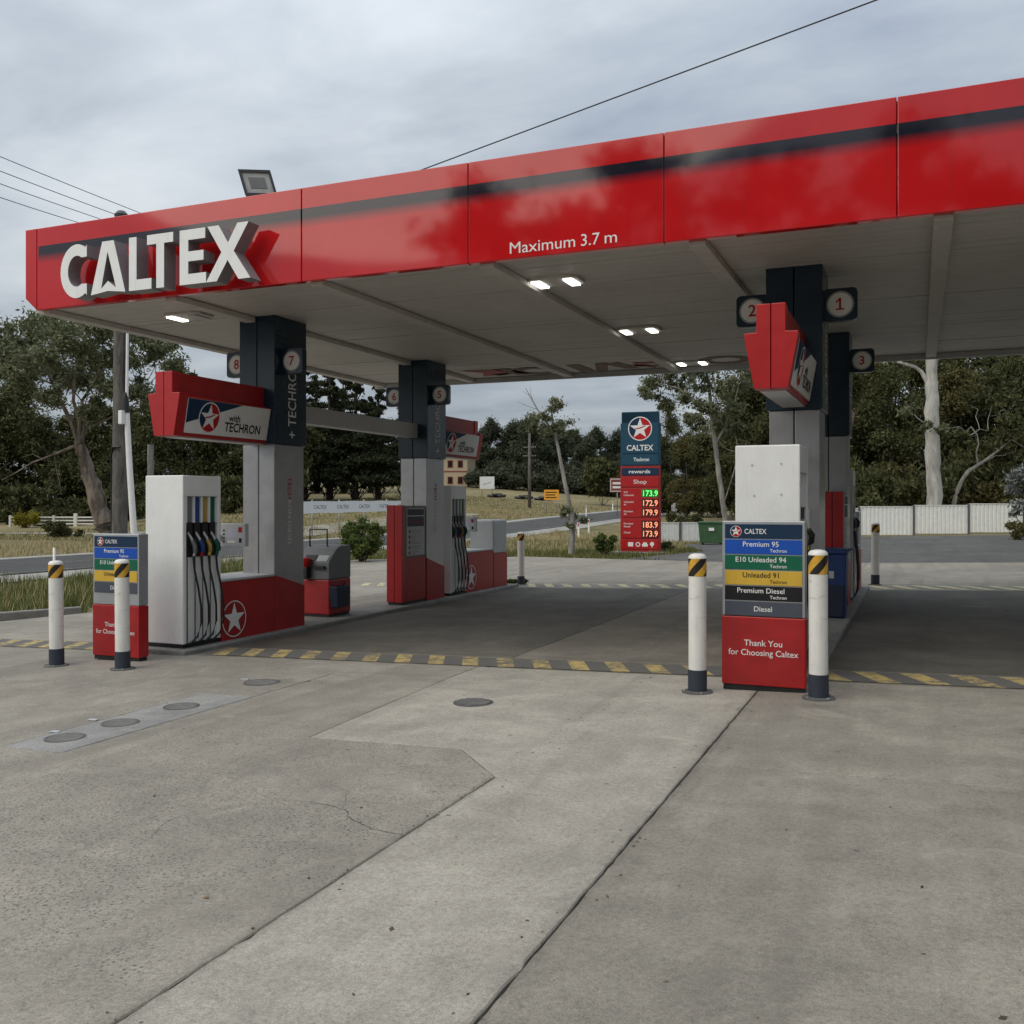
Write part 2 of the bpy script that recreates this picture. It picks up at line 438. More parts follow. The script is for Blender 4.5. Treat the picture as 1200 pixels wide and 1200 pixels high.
BARKPALE = bark('pale_grey_bark', (0.16, 0.15, 0.135), (0.36, 0.34, 0.31), 3.0)
BARKDK = bark('dark_bark', (0.022, 0.018, 0.014), (0.06, 0.05, 0.042), 4.0)
POLEWOOD = bark('weathered_pole_timber', (0.055, 0.05, 0.045), (0.15, 0.14, 0.125), 7.0)

def band_mat():
    m, t, b, o = newmat('bollard_hazard_band')
    co = t.nodes.new('ShaderNodeTexCoord').outputs['Object']
    s = t.nodes.new('ShaderNodeSeparateXYZ'); t.links.new(co, s.inputs[0])
    ang = mth(t, 'DIVIDE', mth(t, 'ARCTAN2', s.outputs['Y'], s.outputs['X']), 2 * math.pi)
    ph = mth(t, 'ADD', mth(t, 'MULTIPLY', ang, 3.0), mth(t, 'MULTIPLY', s.outputs['Z'], -5.6))
    fr = mth(t, 'FRACT', mth(t, 'ADD', ph, 60.12))
    st = mth(t, 'LESS_THAN', fr, 0.5)
    n1 = noise(t, co, 20, 4, 0.6)
    c = mixc(t, st, ramp(t, n1, [(0.3, (0.55, 0.30, 0.03)), (0.7, (0.70, 0.40, 0.05))]), (0.014, 0.012, 0.012))
    t.links.new(c, b.inputs['Base Color'])
    b.inputs['Roughness'].default_value = 0.35
    return m
BAND = band_mat()

# ------------------------------------------------------------------ mesh helpers
class Pl:
    """a plane in space: origin, u, v (unit), n = u x v"""
    def __init__(s, o, u, v):
        s.o, s.u, s.v = Vector(o), Vector(u).normalized(), Vector(v).normalized()
        s.n = s.u.cross(s.v)
    def pt(s, a, b, c=0.0):
        return s.o + s.u * a + s.v * b + s.n * c
XZ = Pl((0, 0, 0), (1, 0, 0), (0, 0, 1))       # normal -Y: faces the camera

TEXTS = {}
def text_mesh(body, size, bold=0.0):
    k = (body, size, bold)
    if k in TEXTS:
        return TEXTS[k]
    cu = bpy.data.curves.new('lettering', 'FONT')
    cu.body = body; cu.size = size; cu.offset = bold * size
    cu.resolution_u = 3
    ob = bpy.data.objects.new('lettering_source', cu)
    me = bpy.data.meshes.new_from_object(ob)
    vs = [tuple(v.co) for v in me.vertices]
    fs = [tuple(p.vertices) for p in me.polygons]
    bpy.data.objects.remove(ob); bpy.data.curves.remove(cu); bpy.data.meshes.remove(me)
    x0 = min(v[0] for v in vs); x1 = max(v[0] for v in vs)
    TEXTS[k] = (vs, fs, x0, x1)
    return TEXTS[k]

class MB:
    def __init__(s):
        s.v, s.f, s.mi, s.sm, s.mats = [], [], [], [], []
    def _m(s, mat):
        if mat not in s.mats:
            s.mats.append(mat)
        return s.mats.index(mat)
    def add(s, vs, fs, mat, smooth=False):
        k = len(s.v); i = s._m(mat)
        s.v += [tuple(v) for v in vs]
        for f in fs:
            s.f.append(tuple(k + j for j in f)); s.mi.append(i); s.sm.append(smooth)
    def box(s, x0, x1, y0, y1, z0, z1, mat):
        vs = [(x, y, z) for z in (z0, z1) for y in (y0, y1) for x in (x0, x1)]
        s.add(vs, [(0, 2, 3, 1), (4, 5, 7, 6), (0, 1, 5, 4), (2, 6, 7, 3), (0, 4, 6, 2), (1, 3, 7, 5)], mat)
    def prism(s, outer, pl, d0, d1, mat, holes=(), side=None):
        loops = [list(outer)] + [list(h) for h in holes]
        flat = [p for l in loops for p in l]
        tri = tessellate_polygon([[Vector((p[0], p[1], 0)) for p in l] for l in loops])
        n = len(flat)
        vs = [pl.pt(a, b, d0) for a, b in flat] + [pl.pt(a, b, d1) for a, b in flat]
        if len(loops) == 1 and n <= 5:
            caps = [tuple(range(n - 1, -1, -1)), tuple(range(n, 2 * n))]
        else:
            caps = [tuple(t) for t in tri] + [tuple(n + i for i in t) for t in tri]
        s.add(vs, caps, mat)
        k = 0; sf = []
        for l in loops:
            for i in range(len(l)):
                j = (i + 1) % len(l)
                sf.append((k + i, k + j, n + k + j, n + k + i))
            k += len(l)
        base = len(s.v) - 2 * n
        i_ = s._m(side or mat)
        for f in sf:
            s.f.append(tuple(base + q for q in f)); s.mi.append(i_); s.sm.append(False)
    def flat(s, pts, pl, off, mat, holes=()):
        loops = [list(pts)] + [list(h) for h in holes]
        fl = [p for l in loops for p in l]
        vs = [pl.pt(a, b, off) for a, b in fl]
        if len(pts) <= 4 and not holes:
            s.add(vs, [tuple(range(len(fl)))], mat)
        else:
            s.add(vs, [tuple(t) for t in tessellate_polygon([[Vector((p[0], p[1], 0)) for p in l] for l in loops])], mat)
    def rect(s, pl, a0, a1, b0, b1, off, mat):
        s.flat([(a0, b0), (a1, b0), (a1, b1), (a0, b1)], pl, off, mat)
    def text(s, body, pl, a, b, size, mat, align='c', off=0.003, bold=0.0, width=None, rot=0.0):
        vs, fs, x0, x1 = text_mesh(body, size, bold)
        k = 1.0 if width is None else width / (x1 - x0)
        sh = {'c': -(x0 + x1) / 2, 'l': -x0, 'r': -x1}[align]
        cr, sr = math.cos(rot), math.sin(rot)
        out = []
        for v in vs:
            p, q = (v[0] + sh) * k, v[1]
            out.append(pl.pt(a + p * cr - q * sr, b + p * sr + q * cr, off))
        s.add(out, fs, mat)
    def tube(s, pts, r, n, mat, cap=True, smooth=True):
        pts = [Vector(p) for p in pts]
        rs = r if isinstance(r, (list, tuple)) else [r] * len(pts)
        base = len(s.v); i_ = s._m(mat)
        up = Vector((0, 0, 1))
        for i, p in enumerate(pts):
            d = (pts[min(i + 1, len(pts) - 1)] - pts[max(i - 1, 0)]).normalized()
            a = d.cross(up if abs(d.z) < 0.95 else Vector((0, 1, 0))).normalized()
            b = d.cross(a)
            for k in range(n):
                th = 2 * math.pi * k / n
                s.v.append(tuple(p + (a * math.cos(th) + b * math.sin(th)) * rs[i]))
        for i in range(len(pts) - 1):
            for k in range(n):
                q = (k + 1) % n
                s.f.append((base + i * n + k, base + i * n + q, base + (i + 1) * n + q, base + (i + 1) * n + k))
                s.mi.append(i_); s.sm.append(smooth)
        if cap:
            s.f.append(tuple(base + k for k in range(n))); s.mi.append(i_); s.sm.append(False)
            e_ = base + (len(pts) - 1) * n
            s.f.append(tuple(e_ + k for k in reversed(range(n)))); s.mi.append(i_); s.sm.append(False)
    def lathe(s, prof, n, mat, o=(0, 0, 0), smooth=True):
        base = len(s.v); i_ = s._m(mat)
        for r, z in prof:
            for k in range(n):
                th = 2 * math.pi * k / n
                s.v.append((o[0] + r * math.cos(th), o[1] + r * math.sin(th), o[2] + z))
        for i in range(len(prof) - 1):
            for k in range(n):
                q = (k + 1) % n
                s.f.append((base + i * n + k, base + i * n + q, base + (i + 1) * n + q, base + (i + 1) * n + k))
                s.mi.append(i_); s.sm.append(smooth)
        s.f.append(tuple(base + k for k in reversed(range(n)))); s.mi.append(i_); s.sm.append(False)
        e_ = base + (len(prof) - 1) * n
        s.f.append(tuple(e_ + k for k in range(n))); s.mi.append(i_); s.sm.append(False)
    def mesh(s, name, weld=False):
        me = bpy.data.meshes.new(name)
        me.from_pydata(s.v, [], s.f)
        for m in s.mats:
            me.materials.append(m)
        me.polygons.foreach_set('material_index', s.mi)
        me.polygons.foreach_set('use_smooth', s.sm)
        bm = bmesh.new(); bm.from_mesh(me)
        if weld:
            bmesh.ops.remove_doubles(bm, verts=bm.verts, dist=1e-5)
        bmesh.ops.recalc_face_normals(bm, faces=bm.faces)
        for e_ in bm.edges:
            if len(e_.link_faces) == 2 and e_.calc_face_angle(0) > 0.75: e_.smooth = False
        bm.to_mesh(me); bm.free()
        me.update()
        return me
    def build(s, name, parent=None, bevel=0.0, label=None, loc=None):
        return link(name, s.mesh(name), parent, bevel, label, loc)

def link(name, data, parent=None, bevel=0.0, label=None, loc=None):
    o = bpy.data.objects.new(name, data)
    COL.objects.link(o)
    if parent: o.parent = parent
    if loc is not None: o.location = loc
    if bevel:
        b = o.modifiers.new('edge', 'BEVEL'); b.width = bevel; b.segments = 2; b.limit_method = 'ANGLE'; b.angle_limit = R(40)
    if label: o['label'] = label
    return o
def thing(name, label, cat, loc=(0, 0, 0), rz=0.0, group=None):
    o = bpy.data.objects.new(name, None)
    o.empty_display_size = 0.2
    COL.objects.link(o); o.location = loc; o.rotation_euler = (0, 0, rz)
    return tag(o, label, cat, group)
def tag(o, label, cat, group=None):
    o['label'] = label; o['category'] = cat
    if group: o['group'] = group
    return o
def struct(o, label=None):
    o['kind'] = 'structure'
    if label: o['label'] = label
    return o
def copy_tree(o, parent=None):
    c = o.copy(); COL.objects.link(c)
    if parent: c.parent = parent
    for ch in list(o.children):
        copy_tree(ch, c)
    return c

# ------------------------------------------------------------------ terrain
def sstep(t):
    t = np.clip(t, 0, 1); return t * t * (3 - 2 * t)
def zroad(Y):
    return np.interp(Y, [-50, 50, 65, 80, 104, 116, 136, 200, 400], [-0.5, -0.5, -0.2, 0.2, 0.7, 1.0, 1.5, 2.6, 5.0])
SLOPE = 0.028
def pad(X):
    return SLOPE * np.clip(X, -21, 9)
def terrain(X, Y):
    X = np.asarray(X, float); Y = np.asarray(Y, float)
    zr = zroad(Y)
    t = np.where(Y > 5, -X / np.maximum(Y, 5), 1.5)
    s = np.interp(t, [0.2, 0.3, 0.465, 0.65, 0.73, 1.0, 1.3], [0.05, 0.09, 0.085, 0.055, 0.047, 0.0, 0.0])
    field = zr + s * np.clip(-X - 32, 0, 70)
    p = pad(X) - 0.05
    far = sstep((Y - 52) / 30.0)
    base = p * (1 - far) + zr * far
    k = sstep((-20.5 - X) / 3.0)
    return base * (1 - k) + field * k
def tz(x, y):
    return float(terrain(np.array([x]), np.array([y]))[0])
def at(px, d):
    a = (px - 600) / FPX
    return d * (a * CP - SP), d * (a * SP + CP)
def zat(py, d):
    return CAMZ + (590 - py) / FPX * d

gx = np.concatenate([-np.geomspace(700, 81, 34), np.arange(-80, 20.1, 1.0), np.geomspace(22, 700, 30)])
gy = np.concatenate([-np.geomspace(500, 13, 20), np.arange(-12, 120.1, 1.0), np.geomspace(124, 900, 34)])
GX, GY = np.meshgrid(gx, gy)
GZ = terrain(GX, GY)
nxg, nyg = len(gx), len(gy)
verts = np.stack([GX.ravel(), GY.ravel(), GZ.ravel()], 1)
idx = np.arange(nxg * nyg).reshape(nyg, nxg)
quads = np.stack([idx[:-1, :-1].ravel(), idx[:-1, 1:].ravel(), idx[1:, 1:].ravel(), idx[1:, :-1].ravel()], 1)
def np_mesh(name, verts, quads, mats, smooth=False):
    me = bpy.data.meshes.new(name)
    k = quads.shape[1]
    me.vertices.add(len(verts)); me.vertices.foreach_set('co', np.ascontiguousarray(verts, np.float32).ravel())
    me.loops.add(quads.size); me.loops.foreach_set('vertex_index', np.ascontiguousarray(quads, np.int32).ravel())
    me.polygons.add(len(quads))
    me.polygons.foreach_set('loop_start', np.arange(0, quads.size, k, dtype=np.int32))
    me.polygons.foreach_set('loop_total', np.full(len(quads), k, np.int32))
    if smooth: me.polygons.foreach_set('use_smooth', np.ones(len(quads), bool))
    for m in mats: me.materials.append(m)
    me.update(calc_edges=True); me.validate()
    return me
ground = struct(link('ground', np_mesh('ground', verts, quads, [GROUNDM], True)))

def drape(name, pts, width, mat, lift, step=1.5, edge=0.0):
    """a strip that follows the terrain along a polyline"""
    P = [Vector((p[0], p[1], 0)) for p in pts]
    path = []
    for a, b in zip(P[:-1], P[1:]):
        n = max(1, int((b - a).length / step))
        for i in range(n): path.append(a.lerp(b, i / n))
    path.append(P[-1])
    m = MB(); vs = []; fs = []
    nw = max(1, int(width / 1.2))
    for i, p in enumerate(path):
        d = (path[min(i + 1, len(path) - 1)] - path[max(i - 1, 0)]).normalized()
        s = Vector((d.y, -d.x, 0))
        for k in range(nw + 1):
            off = (k / nw - 0.5) * width
            q = p + s * off
            vs.append((q.x, q.y, tz(q.x, q.y) + lift))
    for i in range(len(path) - 1):
        for k in range(nw):
            a = i * (nw + 1) + k
            fs.append((a, a + 1, a + nw + 2, a + nw + 1))
    m.add(vs, fs, mat)
    return m

RX0, RX1 = -31.2, -24.4
road = struct(drape('road', [((RX0 + RX1) / 2, -60), ((RX0 + RX1) / 2, 240)], RX1 - RX0, ROADM, 0.05).build('road'))
for i, xx in enumerate((RX0 + 0.35, RX1 - 0.35)):
    drape('l', [(xx, -40), (xx, 230)], 0.14, WHITEM, 0.058).build('edge_line', road)
m = MB()
for yy in np.arange(-20, 150, 9.0):
    q = drape('d', [((RX0 + RX1) / 2, yy), ((RX0 + RX1) / 2, yy + 3.0)], 0.13, WHITEM, 0.058)
    q.build('centre_dash', road)
# pale shoulder on both sides and the gravel track through the field
struct(drape('s', [(RX0 - 0.6, -40), (RX0 - 0.6, 230)], 1.2, GRAVEL, 0.03).build('road_shoulder'))
struct(drape('s', [(RX1 + 0.9, -40), (RX1 + 0.9, 230)], 1.9, GRAVEL, 0.03).build('road_shoulder'))
trk = [at(255, 52), at(340, 60), at(420, 70), at(485, 80), at(540, 88)]
struct(drape('t', trk, 4.2, GRAVEL, 0.06).build('gravel_track'))
trk2 = [at(-120, 66), at(20, 67), at(110, 66), at(240, 64)]
struct(drape('t', trk2, 3.0, GRAVEL, 0.05).build('gravel_track'))

# ------------------------------------------------------------------ forecourt slabs
def inset(poly, d):
    n = len(poly)
    area = sum(poly[i][0] * poly[(i + 1) % n][1] - poly[(i + 1) % n][0] * poly[i][1] for i in range(n))
    sg = 1 if area > 0 else -1
    out = []
    for i in range(n):
        p0, p1, p2 = Vector(poly[i - 1]), Vector(poly[i]), Vector(poly[(i + 1) % n])
        d1 = (p1 - p0).normalized(); d2 = (p2 - p1).normalized()
        n1 = Vector((-d1.y, d1.x)) * sg; n2 = Vector((-d2.y, d2.x)) * sg
        bs = (n1 + n2)
        k = bs.dot(n1)
        bs = bs / (k if abs(k) > 0.2 else 1.0)
        out.append(tuple(p1 + bs * d))
    return out
forecourt = bpy.data.objects.new('forecourt', None); COL.objects.link(forecourt); struct(forecourt)
def slab(poly, mat, dz=0.0, gap=0.006, thick=0.12, name='concrete_slab'):
    p = inset(poly, gap)
    # bevelled arris: slightly smaller top
    top = inset(poly, gap + 0.006)
    P2, T2 = [], []
    for i in range(len(p)):
        a, b = Vector(p[i]), Vector(p[(i + 1) % len(p)]); ta, tb = Vector(top[i]), Vector(top[(i + 1) % len(p)])
        k = max(1, int((b - a).length / .07)) if min(a.y, b.y) < 9 else max(1, int((b - a).length / .3))
        for q in range(k):
            jx = Vector((random.gauss(0, .0016), random.gauss(0, .0016))) if q else Vector((0, 0))
            if q and random.random() < .05: jx *= 3.5
            P2.append(tuple(a.lerp(b, q / k) + jx)); T2.append(tuple(ta.lerp(tb, q / k) + jx * 1.3))
    p, top = P2, T2
    tri = tessellate_polygon([[Vector((a, b, 0)) for a, b in top]])
    m = MB(); n = len(p)
    zf = lambda x: SLOPE * x
    vs = [(x, y, zf(x) + dz) for x, y in top] + [(x, y, zf(x) + dz - 0.006) for x, y in p] + [(x, y, zf(x) + dz - thick) for x, y in p]
    fs = [tuple(t) for t in tri]
    for i in range(n):
        j = (i + 1) % n
        fs += [(i, j, n + j, n + i), (n + i, n + j, 2 * n + j, 2 * n + i)]
    m.add(vs, fs, mat)
    return m.build(name, forecourt)
# dark bed seen in the joints
b_ = MB(); b_.add([(x, y, SLOPE * x - 0.014) for x, y in ((-15.0, -7.9), (7.9, -7.9), (7.9, 28), (-4, 28), (-15.0, 30), (-14.0, 13.5))], [(0, 1, 2, 3, 4, 5)], DARKBASE)
b_.build('joint_bed', forecourt)
slab([(-2.4, -8), (-1.3, -8), (-1.3, 9.25), (-4.3, 9.25), (-4.3, 8.53), (-4.16, 5.97), (-2.92, 5.99), (-2.4, 5.41)], CONC_LIGHT, 0.002, 0.005)
slab([(-9.5, -8), (-2.4, -8), (-2.4, 5.41), (-2.92, 5.99), (-4.16, 5.97), (-4.3, 8.53), (-5.62, 8.53), (-5.62, 5.05), (-9.5, 5.05)], CONC_AGG, 0.0, 0.004)
slab([(-6.22, 5.05), (-5.62, 5.05), (-5.62, 7.2), (-6.22, 7.2)], CONC_STRIP, 0.003, 0.003)
slab([(-9.5, 5.05), (-6.22, 5.05), (-6.22, 7.2), (-9.5, 7.2)], CONC_AGG, 0.001, 0.004)
slab([(-15.6, -8), (-9.5, -8), (-9.5, 7.2), (-5.62, 7.2), (-5.62, 8.53), (-4.3, 8.53), (-4.3, 9.25), (-15.1, 9.25)], CONC_LEFT, 0.002, 0.004)
slab([(-1.3, -8), (8, -8), (8, 6.15), (-1.3, 6.08)], CONC_RIGHT, 0.0, 0.005)
slab([(-1.3, 6.08), (8, 6.15), (8, 9.25), (-1.3, 9.25)], CONC_RIGHT2, 0.001, 0.006)
slab([(-15.1, 9.25), (-4.2, 9.25), (-4.2, 9.95), (-14.9, 9.95)], CONC_BAY2, 0.0, 0.004)
slab([(-4.2, 9.25), (8, 9.25), (8, 9.95), (-4.2, 9.95)], CONC_BAY2, 0.0, 0.004)
slab([(-14.9, 9.95), (-8.2, 9.95), (-8.2, 19.4), (-20, 19.4), (-16, 15.4), (-14.1, 13.3)], CONC_LEFT, 0.0, 0.004)
slab([(-8.2, 9.95), (-4.2, 9.95), (-4.2, 19.4), (-8.2, 19.4)], CONC_BAY, 0.0, 0.005)
slab([(-4.2, 9.95), (-0.9, 9.95), (-0.9, 19.4), (-4.2, 19.4)], CONC_BAY2, 0.002, 0.005)
slab([(-0.9, 9.95), (8, 9.95), (8, 19.4), (-0.9, 19.4)], CONC_BAY, 0.001, 0.006)
slab([(-20, 19.4), (-4.2, 19.4), (-4.2, 20.15), (-20, 20.15)], CONC_APRON, 0.0, 0.004)
slab([(-4.2, 19.4), (8, 19.4), (8, 20.15), (-4.2, 20.15)], CONC_APRON, 0.0, 0.004)
slab([(-20, 20.15), (-4.2, 20.15), (-4.2, 28.6), (-9.5, 31.3), (-13.5, 33.4), (-20, 31.8)], CONC_APRON, 0.001, 0.004)
slab([(-4.2, 20.15), (8, 20.15), (8, 28.2), (-4.2, 28.6)], CONC_APRON, 0.0, 0.004)
def zf_(x): return SLOPE * x
lot = MB()
lp = [(-9.3, 31.5), (-4.2, 28.75), (8, 28.35), (9, 52), (-5.5, 52), (-10.2, 44), (-7.6, 37)]
lot.add([(x, y, zf_(x) - 0.012) for x, y in lp], [tuple(t) for t in tessellate_polygon([[Vector((a, b, 0)) for a, b in lp]])], ASPHALT)
struct(lot.build('asphalt_lot'))
# irregular dark crack across the worn slab
def crack(pts, wd):
    m = MB(); rnd = random.Random(3)
    P = [Vector(p) for p in pts]; path = []
    path = P
    for lv in range(6):
        np_ = [path[0]]
        for a, b in zip(path[:-1], path[1:]):
            L_ = (b - a).length; d_ = (b - a).normalized()
            np_ += [(a + b) / 2 + Vector((-d_.y, d_.x)) * rnd.gauss(0, .055) * L_, b]
        path = np_
    for a, b in zip(path[:-1], path[1:]):
        d = (b - a).normalized(); s = Vector((-d.y, d.x)) * wd * rnd.uniform(.3, 1.3)
        m.add([(*(a - s), zf_(a.x) + .003), (*(b - s), zf_(b.x) + .003), (*(b + s), zf_(b.x) + .003), (*(a + s), zf_(a.x) + .003)], [(0, 1, 2, 3)], DARKBASE)
    return m
crack([(-2.42, 4.28), (-2.62, 4.30), (-2.90, 4.52), (-3.2, 4.60)], 0.0024).build('crack', forecourt)

crack([(-2.95, 4.55), (-3.1, 4.85), (-3.3, 4.95)], 0.0011).build('crack', forecourt)
crack([(-3.2, 4.60), (-3.45, 4.58), (-3.7, 4.72)], 0.0012).build('crack', forecourt)
crack([(-3.6, 3.7), (-3.75, 4.1), (-3.7, 4.3)], 0.0012).build('crack', forecourt)

# hazard hatching painted under the canopy edge, front and back
def hatch(y0, y1, x0, x1, skips, my, md, pitch, lean, dz=0.006):
    root = bpy.data.objects.new('hatch_marking', None); COL.objects.link(root); struct(root)
    x = x0; k = 0
    while x < x1:
        c = x + pitch / 2
        if not any(a < c < b for a, b in skips):
            for mt, a, b in ((my, x, x + pitch * .46), (md, x + pitch * .46, x + pitch)):
                if mt is None: continue
                mm = MB()
                pts = [(a + lean, y0), (b + lean, y0), (b, y1), (a, y1)]
                mm.add([(px, py, zf_(px) + dz) for px, py in pts], [(0, 1, 2, 3)], mt)
                mm.build('stripe', root)
        x += pitch
    return root
hatch(9.30, 9.86, -13.6, 2.6, [(-9.05, -8.15), (-1.75, -0.85)], YELLOWM, DARKM, 0.42, 0.26)
hatch(19.55, 20.45, -12.6, 2.9, [(-9.05, -8.15), (-1.75, -0.85)], CREAMM, None, 0.43, 0.42)

# kerb along the verge
kp = [(-15.3, 5.0), (-15.12, 9.3), (-14.92, 12.0), (-14.2, 13.2)]
m = MB()
for a, b in zip(kp[:-1], kp[1:]):
    a = Vector(a); b = Vector(b); d = (b - a).normalized(); s = Vector((-d.y, d.x)) * .15
    za, zb = zf_(a.x), zf_(b.x)
    q = [(*a, za), (*b, zb), (*(b + s), zb), (*(a + s), za)]
    m.add([(x, y, z - .1) for x, y, z in q] + [(x, y, z + .11) for x, y, z in q], [(0, 1, 2, 3), (4, 5, 6, 7), (0, 1, 5, 4), (1, 2, 6, 5), (2, 3, 7, 6), (3, 0, 4, 7)], KERBM)
struct(m.build('kerb', bevel=0.02))

# island plinths
def plinth(x):
    m = MB()
    pts = [(x - .42, 9.15), (x + .42, 9.15), (x + .42, 19.75), (x - .42, 19.75)]
    z0 = zf_(x)
    m.prism(pts, Pl((0, 0, 0), (1, 0, 0), (0, 1, 0)), z0 - .1, z0 + .07, KERBM)
    return struct(m.build('pump_island', bevel=0.02))
XL, XR = -8.6, -1.27
plinth(XL); plinth(XR)
ZL, ZR = zf_(XL), zf_(XR)

# manhole covers
LIDM = paint('worn_cast_iron', (0.17, 0.165, 0.155), 0.75, var=0.3, scale=14, spec=0.25)
def manhole(x, y, r, label, grid=False):
    t = thing('manhole_cover', label, 'manhole cover', (x, y, zf_(x) + .004))
    m = MB(); m.lathe([(r, -.004), (r, .004), (r * .9, .006), (r * .9, .003)], 28, FLANGE); m.build('frame', t)
    m = MB(); m.lathe([(r * .87, -.004), (r * .87, .006)], 28, LIDM)
    m.build('lid', t)
    if grid:
        mm = MB()
        for i in range(-4, 5):
            hw = math.sqrt(max(0, (r * .84) ** 2 - (i * r * .19) ** 2))
            mm.box(i * r * .19 - .014, i * r * .19 + .014, -hw, hw, .006, .012, LIDM)
        mm.build('grating', t)
manhole(-5.97, 5.39, .15, 'round dark cover nearest the camera in the pale concrete strip')
manhole(-5.96, 5.93, .15, 'round dark cover in the middle of the pale concrete strip')
manhole(-5.95, 6.62, .155, 'round dark cover at the far end of the pale concrete strip')
manhole(-6.02, 7.83, .18, 'round cover flush with the forecourt between strip and left pump')
manhole(-3.52, 7.47, .175, 'ribbed metal cover in the pale concrete between the two pump islands', True)

for x_, y_, lab in ((-6.22, 5.52, 'small pale metal plate beside the nearest round cover in the strip'), (-6.28, 5.95, 'small pale metal plate beside the middle round cover in the strip'), (-6.30, 7.92, 'small white plate left of the cover near the left pump')):
    m = MB(); m.prism([(-.04, -.022), (.04, -.022), (.042, .02), (-.036, .026)], Pl((x_, y_, zf_(x_)), (1, .2, 0), (-.2, 1, 0)), .004, .012, LTGREY)
    tag(m.build('ground_plate', None, .003), lab, 'plate', 'small plates in the concrete')
# ------------------------------------------------------------------ emblem
def star_pts(cx, cy, r, inner=0.40, rot=0.0):
    return [(cx + (r if i % 2 == 0 else r * inner) * math.sin(rot + i * math.pi / 5), cy + (r if i % 2 == 0 else r * inner) * math.cos(rot + i * math.pi / 5)) for i in range(10)]
def circ(cx, cy, r, n=28, a0=0, a1=2 * math.pi):
    full = abs(a1 - a0 - 2 * math.pi) < 1e-6
    k = n if full else n + 1
    return [(cx + r * math.cos(a0 + (a1 - a0) * i / n), cy + r * math.sin(a0 + (a1 - a0) * i / n)) for i in range(k)]
def emblem(mb, pl, cx, cy, r, off=0.003, left=None, right=None, white=None, outline=False):
    white = white or PRINTW
    if outline:
        mb.flat(circ(cx, cy, r, 40), pl, off, white, [circ(cx, cy, r * .94, 40)])
        mb.flat(star_pts(cx, cy, r * .90), pl, off, white)
        return
    mb.flat(circ(cx, cy, r, 36), pl, off, white)
    rr = r * .92
    mb.flat(circ(cx, cy, rr, 18, math.pi * .5, math.pi * 1.25), pl, off + .0015, left or NAVYP)
    mb.flat([(cx, cy)] + circ(cx, cy, rr, 4, math.pi * .48, math.pi * .52), pl, off + .0012, left or NAVYP)
    mb.flat([(cx, cy)] + circ(cx, cy, rr, 18, math.pi * .5, math.pi * 1.25), pl, off + .0018, left or NAVYP)
    mb.flat([(cx, cy)] + circ(cx, cy, rr, 24, math.pi * 1.25, math.pi * 2.5), pl, off + .0018, right or PRINTR)
    st = star_pts(cx, cy, r * .88)
    mb.flat(st, pl, off + .003, white)
    # the swoosh that cuts the top point of the star
    mb.flat([(cx - r * .42, cy + r * .02), (cx, cy + r * .10), (cx + r * .46, cy + r * .27), (cx + r * .46, cy + r * .19), (cx, cy + r * .0), (cx - r * .40, cy - r * .06)], pl, off + .0042, right or PRINTR)

# ------------------------------------------------------------------ canopy
CX0, CX1, CYF, CYB, CZB, CZT = -11.14, 4.145, 9.40, 18.55, 4.225, 5.325
canopy = thing('canopy', 'wide red petrol station canopy with white brand letters over the pumps', 'canopy', (0, 0, 0))
seams = [-10.93, -6.66, -4.495, -2.33, -0.17, 1.99, CX1]
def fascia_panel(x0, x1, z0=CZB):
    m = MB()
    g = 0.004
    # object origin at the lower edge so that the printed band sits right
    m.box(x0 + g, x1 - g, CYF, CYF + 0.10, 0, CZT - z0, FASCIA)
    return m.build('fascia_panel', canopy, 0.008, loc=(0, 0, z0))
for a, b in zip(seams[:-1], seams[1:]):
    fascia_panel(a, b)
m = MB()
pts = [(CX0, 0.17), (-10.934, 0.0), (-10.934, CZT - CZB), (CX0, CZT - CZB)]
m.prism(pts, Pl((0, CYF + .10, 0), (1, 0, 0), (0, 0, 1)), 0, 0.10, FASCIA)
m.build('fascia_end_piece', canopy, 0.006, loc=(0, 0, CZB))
m = MB()
m.box(CX0, CX0 + .06, CYF + .101, CYB, .17, CZT - CZB, RED)
m.build('side_fascia', canopy, loc=(0, 0, CZB)); m = MB()
m.box(CX1 - .06, CX1, CYF + .101, CYB, 0, CZT - CZB, RED)
m.build('side_fascia', canopy, loc=(0, 0, CZB))
m = MB(); m.box(CX0 + .07, CX1 - .07, CYF + .1015, CYF + .1025, .19, CZT - CZB - .002, DKGREY); m.build('fascia_backing', canopy, loc=(0, 0, CZB))
m = MB(); m.box(CX0 + .062, CX1 - .062, CYB - .08, CYB, 0.0, CZT - CZB, RED); m.build('back_fascia', canopy, loc=(0, 0, CZB))
m = MB(); m.box(CX0 + .062, CX1 - .062, CYF + .101, CYB - .082, CZT - .30, CZT - .22, GALV); m.build('roof_deck', canopy)
